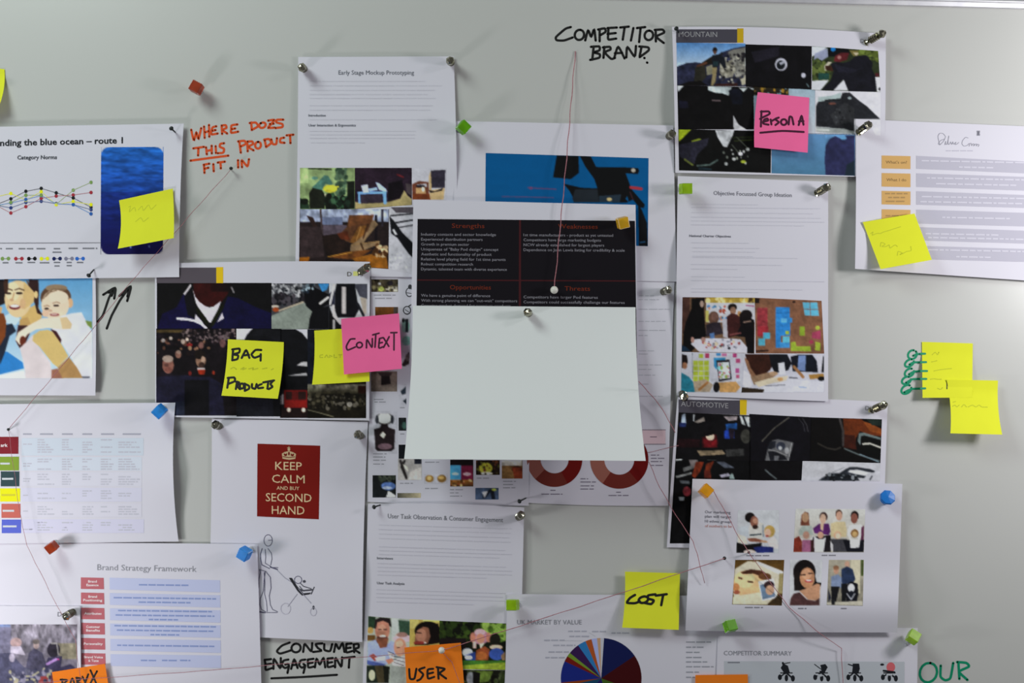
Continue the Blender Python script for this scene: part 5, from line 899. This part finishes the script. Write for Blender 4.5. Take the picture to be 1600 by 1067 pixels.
def empty(name, loc, axis, spin, label, cat, group):
    o = bpy.data.objects.new(name, None)
    COL.objects.link(o)
    q = Vector(axis).to_track_quat('Z', 'Y') @ Quaternion((0, 0, 1), spin)
    o.rotation_mode = 'QUATERNION'
    o.rotation_quaternion = q
    o.location = loc
    o.empty_display_size = 0.01
    return tag(o, label, cat, group)

def surf(sh, px, py):
    p = sh.at(px, py, 0.0002)
    return Vector(np.asarray(p).reshape(-1, 3)[0])
def head_pt(px, py, d):
    return Vector(P(px, py, d))

_mesh = {}
def part(name, key, build, mat, parent, smooth_=False):
    if key not in _mesh:
        V, F = build()
        me = bpy.data.meshes.new(name)
        me.from_pydata(V, [], F)
        me.materials.append(mat)
        if smooth_: me.polygons.foreach_set('use_smooth', [True] * len(me.polygons))
        _mesh[key] = me
    o = bpy.data.objects.new(name, _mesh[key])
    COL.objects.link(o)
    o.parent = parent
    return o

def facet_ball(r, zc, seed, n=7, m=6, sq=1.0):
    rr = random.Random(seed)
    def f():
        prof = [(max(0.0006, r * math.sin(math.pi * j / m)), zc - sq * r * math.cos(math.pi * j / m)) for j in range(m + 1)]
        V, F = lathe(prof, n)
        V = [(x * rr.uniform(0.84, 1.08), y * rr.uniform(0.84, 1.08), z + rr.uniform(-0.0007, 0.0007)) for x, y, z in V]
        return V, F
    return f

def metal_pin(sh, bx, by, hx, hy, label, h=0.017, seed=0):
    b = surf(sh, bx, by)
    hd = head_pt(hx, hy, -b.y + h)
    ax = hd - b
    L = ax.length
    o = empty('push_pin', b, ax, seed * 1.3, label, 'push pin', 'metal push pins')
    k = L / 0.019
    def body():
        prof = [(0.0046, 0), (0.0048, 0.0008), (0.0030, 0.0016), (0.0024, 0.003 * k), (0.0034, 0.0045 * k)]
        for i in range(5):
            z = (0.005 + i * 0.0022) * k
            prof += [(0.0040, z), (0.0053, z + 0.0008), (0.0053, z + 0.0012), (0.0040, z + 0.0019)]
        return lathe(prof, 14)
    part('pin_body', 'body%.4f' % L, body, m_steel, o)
    part('pin_head', 'head%.4f' % L, facet_ball(0.0062, L, int(L * 1e5)), m_steel, o)
    return o

def dark_pin(sh, bx, by, hx, hy, label, h=0.012):
    b = surf(sh, bx, by); hd = head_pt(hx, hy, -b.y + h); ax = hd - b; L = ax.length
    o = empty('dress_pin', b, ax, 0, label, 'pin', 'thin dark pins')
    part('pin_shaft', 'shaft%.4f' % L, lambda: lathe([(0.0003, -0.001), (0.0010, 0.001), (0.0011, L)], 8), m_dark, o, True)
    part('pin_head', 'dhead%.4f' % L, lambda: lathe([(0.0003, L - 0.0008), (0.0026, L - 0.0004), (0.0031, L + 0.0008), (0.0022, L + 0.0021), (0.0004, L + 0.0026)], 12), m_dark, o, True)
    return o

def cube_pin(sh, bx, by, hx, hy, color, label, spin, size=0.0142, h=0.017):
    b = surf(sh, bx, by); hd = head_pt(hx, hy, -b.y + h); ax = hd - b; L = ax.length
    o = empty('cube_pin', b, ax, math.radians(spin), label, 'push pin', 'coloured cube pins')
    part('pin_peg', 'peg%.4f' % L, lambda: lathe([(0.0044, 0), (0.0046, 0.0006), (0.0036, 0.002), (0.0033, L - size / 2 + 0.0003)], 14), m_peg, o, True)
    def cube():
        s = size / 2; e = size * 0.06
        V = []; F = []
        import itertools
        idx = {}
        for sx, sy, sz in itertools.product((-1, 1), repeat=3):
            for a in range(3):
                v = [sx * (s - e), sy * (s - e), sz * (s - e)]
                v[a] = (sx, sy, sz)[a] * s
                idx[(sx, sy, sz, a)] = len(V); V.append((v[0], v[1], v[2] + L))
        for a in range(3):
            b1, c1 = (a + 1) % 3, (a + 2) % 3
            for sg in (-1, 1):
                f = []
                for sb, sc_ in ((-1, -1), (1, -1), (1, 1), (-1, 1)):
                    k = [0, 0, 0]; k[a] = sg; k[b1] = sb; k[c1] = sc_
                    f.append(idx[(*k, a)])
                F.append(tuple(f if sg > 0 else f[::-1]))
        for a in range(3):
            b1, c1 = (a + 1) % 3, (a + 2) % 3
            for sb in (-1, 1):
                for sc_ in (-1, 1):
                    k0 = [0, 0, 0]; k0[a] = -1; k0[b1] = sb; k0[c1] = sc_
                    k1 = list(k0); k1[a] = 1
                    f = (idx[(*k0, b1)], idx[(*k1, b1)], idx[(*k1, c1)], idx[(*k0, c1)])
                    F.append(f if sb * sc_ > 0 else f[::-1])
        for sx, sy, sz in itertools.product((-1, 1), repeat=3):
            f = (idx[(sx, sy, sz, 0)], idx[(sx, sy, sz, 1)], idx[(sx, sy, sz, 2)])
            F.append(f if sx * sy * sz > 0 else f[::-1])
        return V, F
    part('cube_head', 'cube%s%.4f' % (color, L), cube, m_acr[color], o)
    return o

def bead_pin(sh, bx, by, hx, hy, mat, r, label, name, h=0.010, group=None):
    b = surf(sh, bx, by); hd = head_pt(hx, hy, -b.y + h); ax = hd - b; L = ax.length
    o = empty(name, b, ax, 0, label, 'pin', group)
    part('pin_shaft', 'bsh%.4f' % L, lambda: lathe([(0.0003, -0.001), (0.0008, 0.001), (0.0009, L)], 8), m_steel, o, True)
    part('pin_head', 'bead%s%.4f%.4f' % (mat.name, L, r), lambda: lathe([(max(0.0003, r * math.sin(math.pi * j / 10)), L - r * math.cos(math.pi * j / 10)) for j in range(11)], 16), mat, o, True)
    return o

metal_pin(s6, 475, 108, 472, 105, 'metal push pin, top left corner of the mockup sheet', seed=1)
metal_pin(s6, 705, 98, 703, 95, 'metal push pin, top right corner of the mockup sheet', seed=2)
metal_pin(s8, 563, 425, 574, 418, 'metal push pin, top right corner of the jacket and crowd sheet', seed=3)
metal_pin(s16, 1353, 67, 1377, 53, 'metal push pin, top right corner of the mountain sheet', seed=4)
metal_pin(s7, 1045, 213, 1050, 209, 'metal push pin at the left edge of the mountain sheet', seed=5)
metal_pin(s17, 1341, 207, 1356, 196, 'metal push pin, top left corner of the slide with orange labels', seed=6)
metal_pin(s18, 1276, 302, 1291, 293, 'metal push pin, top right corner of the sheet with the table photographs', seed=7)
metal_pin(s11, 1036, 456, 1044, 453, 'metal push pin left of the sheet with the table photographs', seed=8)
metal_pin(s18, 1066, 615, 1069, 620, 'metal push pin at the top left of the automotive header', seed=9)
metal_pin(s19, 1362, 641, 1380, 633, 'metal push pin, top right corner of the automotive sheet', seed=10)
metal_pin(s9, 343, 666, 337, 664, 'metal push pin, top left corner of the red poster sheet', seed=11)
metal_pin(s9, 564, 681, 559, 679, 'metal push pin, top right corner of the red poster sheet', seed=12)
metal_pin(s14, 810, 808, 814, 805, 'metal push pin, top right of the user task sheet', seed=13)
metal_pin(s13, 826, 490, 825, 488, 'metal push pin holding the top of the blank card', seed=14)
metal_pin(s5, 114, 956, 104, 962, 'metal push pin, top corner of the outdoor photo print', seed=15)

dark_pin(s1, 274, 207, 268, 201, 'thin dark pin, top right corner of the line chart slide')
dark_pin(s1, 147, 421, 139, 430, 'thin dark pin at the top of the smiling woman photo print')
dark_pin(s16, 1061, 51, 1057, 45, 'thin dark pin, top left corner of the mountain sheet')
dark_pin(s10, 597, 788, 585, 792, 'thin dark pin, top left corner of the user task sheet')
dark_pin(s11, 822, 778, 812, 783, 'thin dark pin at the bottom of the doughnut chart sheet')

cube_pin(BD, 312, 143, 307, 137, 'red', 'dark red cube pin alone on the bare board', 62)
cube_pin(s7, 718, 202, 724, 199, 'green', 'green cube pin, top left of the blue machine sheet', 50)
cube_pin(s12, 968, 346, 973, 348, 'yellow', 'yellow cube pin, top right corner of the black chart', 14)
cube_pin(s18, 1064, 296, 1071.5, 295, 'lime', 'green cube pin, top left of the sheet with the table photographs', 2)
cube_pin(s3, 256, 638, 249.5, 642.5, 'blue', 'blue cube pin, top right of the coloured box table', 45)
cube_pin(s4, 88, 848, 81, 855, 'red', 'bright red cube pin above the brand strategy slide', 35, size=0.0125)
cube_pin(s4, 393, 859, 382, 865, 'blue', 'blue cube pin, top right of the brand strategy slide', 62, size=0.0145)
cube_pin(s15, 808, 944, 801, 945, 'lime', 'green cube pin, top left of the pie chart sheet', 4)
cube_pin(s20, 1098, 769, 1103, 767, 'orange', 'orange cube pin, top left of the family photographs sheet', 47)
cube_pin(s21, 1133, 984, 1141, 978, 'green', 'green cube pin, top left of the pushchair sheet', 8)
cube_pin(s21, 1418, 1003, 1427, 995, 'lime', 'green cube pin, top right of the pushchair sheet', 52)

_o = empty('push_pin', surf(s20, 1383, 780), (-P(1383, 780, 0.01) + P(1389, 775.5, 0.026)), 0.3, 'round blue plastic push pin, top right of the family photographs', 'push pin', None)
part('pin_head', 'bluehead', lambda: lathe([(0.0075, 0.009), (0.0100, 0.0098), (0.0102, 0.0118), (0.0090, 0.0136), (0.0005, 0.0146)], 8), m_bluepin, _o)
part('pin_body', 'bluebody', lambda: lathe([(0.0068, 0.0), (0.0070, 0.0012), (0.0046, 0.003), (0.0042, 0.0065), (0.0074, 0.0092)], 20), m_bluepin, _o, True)

bead_pin(s12, 866, 454, 866, 453, m_pearl, 0.0052, 'oval white pin on the black chart at the end of a red thread', 'bead_pin')
bead_pin(n10, 690, 1017, 690, 1016, m_pearl, 0.0045, 'white pin on the orange USER note', 'bead_pin')
G = 'small pins at thread ends'
bead_pin(BD, 361, 265, 361, 263, m_dark, 0.0024, 'small pin under the red words at the thread end', 'thread_pin', 0.010, G)
bead_pin(s3, 13, 672, 13, 671, m_dark, 0.0020, 'small pin above the dark red box at the thread end', 'thread_pin', 0.010, G)
bead_pin(s20, 1132, 873, 1132, 872, m_dark, 0.0024, 'small pin left of the baby photographs at the thread end', 'thread_pin', 0.010, G)
bead_pin(s20, 1170, 864, 1170, 863, m_dark, 0.0018, 'small pin between the toddler and baby photographs', 'thread_pin', 0.010, G)

# ------------------------------------------------------------------ red threads
def thread(pts, label, r=0.00048):
    """pts: (px, py, height over the board)"""
    a = np.array(pts, float)
    q = []
    for i in range(len(a) - 1):
        k = max(3, int(np.linalg.norm(a[i + 1, :2] - a[i, :2]) / 14))
        for t in np.linspace(0, 1, k, endpoint=False):
            q.append(a[i] * (1 - t) + a[i + 1] * t + np.array([0.7 * math.sin(len(q) * 1.7), 0.4 * math.sin(len(q) * 0.9), 0]) * (1 if 0 < t < 1 else 0))
    q.append(a[-1]); q = np.array(q)
    c = P(q[:, 0], q[:, 1], q[:, 2])
    t = np.gradient(c, axis=0); t /= np.linalg.norm(t, axis=1)[:, None]
    u = np.cross(t, np.array([0, 1.0, 0])); u /= np.linalg.norm(u, axis=1)[:, None]
    v = np.cross(t, u)
    n = len(c); K = 6
    V = []; F = []
    for i in range(n):
        for k in range(K):
            an = 2 * math.pi * k / K + i * 0.25
            V.append(c[i] + r * (math.cos(an) * u[i] + math.sin(an) * v[i]))
    for i in range(n - 1):
        for k in range(K):
            F.append((i * K + k, i * K + (k + 1) % K, (i + 1) * K + (k + 1) % K, (i + 1) * K + k))
    F.append(tuple(range(K))[::-1]); F.append(tuple((n - 1) * K + k for k in range(K)))
    o = mk('thread', V, F, m_thread, None, c[0], smooth=True)
    return tag(o, label, 'thread', 'red threads')

thread([(361, 264, .009), (205, 440, .022), (140, 520, .022), (13, 671, .015)], 'red thread from the red words down over the woman and child photo', 0.00036)
thread([(13, 671, .015), (30, 795, .020), (42, 852, .020), (90, 948, .017), (118, 1000, .017), (127, 1075, .017)], 'red thread from the coloured boxes down to the outdoor photo', 0.00030)
thread([(899, 80, .001), (884, 262, .015), (866, 453, .016)], 'red thread hanging from COMPETITOR BRAND to the black chart', 0.00062)
thread([(60, 1066, .022), (330, 1047, .016), (560, 1027, .016), (690, 1016, .018)], 'red thread running along the bottom to the orange USER note', 0.00036)
thread([(690, 1016, .018), (800, 982, .016), (975, 925, .024), (1132, 872, .025)], 'red thread crossing the COST note', 0.00050)
thread([(690, 1018, .018), (706, 1034, .017), (722, 1080, .018)], 'short red thread falling down the orange USER note', 0.00036)
thread([(1110, 760, .016), (1128, 790, .015), (1150, 832, .016), (1170, 863, .022), (1188, 888, .021), (1232, 948, .022), (1275, 985, .022), (1315, 1013, .012), (1317, 1080, .010)], 'red thread running down the family photographs to the pushchair sheet', 0.00046)
thread([(998, 596, .060), (1022, 622, .016), (1040, 648, .016), (1055, 676, .018)], 'short red thread right of the blank card', 0.00050)
thread([(1012, 707, .014), (1030, 703, .013), (1060, 696, .013)], 'short red thread beside the doughnut chart', 0.00036)
thread([(1014, 722, .013), (1030, 760, .013), (1048, 792, .013), (1083, 846, .016), (1092, 876, .018), (1101, 911, .019)], 'red thread from the doughnut chart to the family photographs sheet', 0.00045)
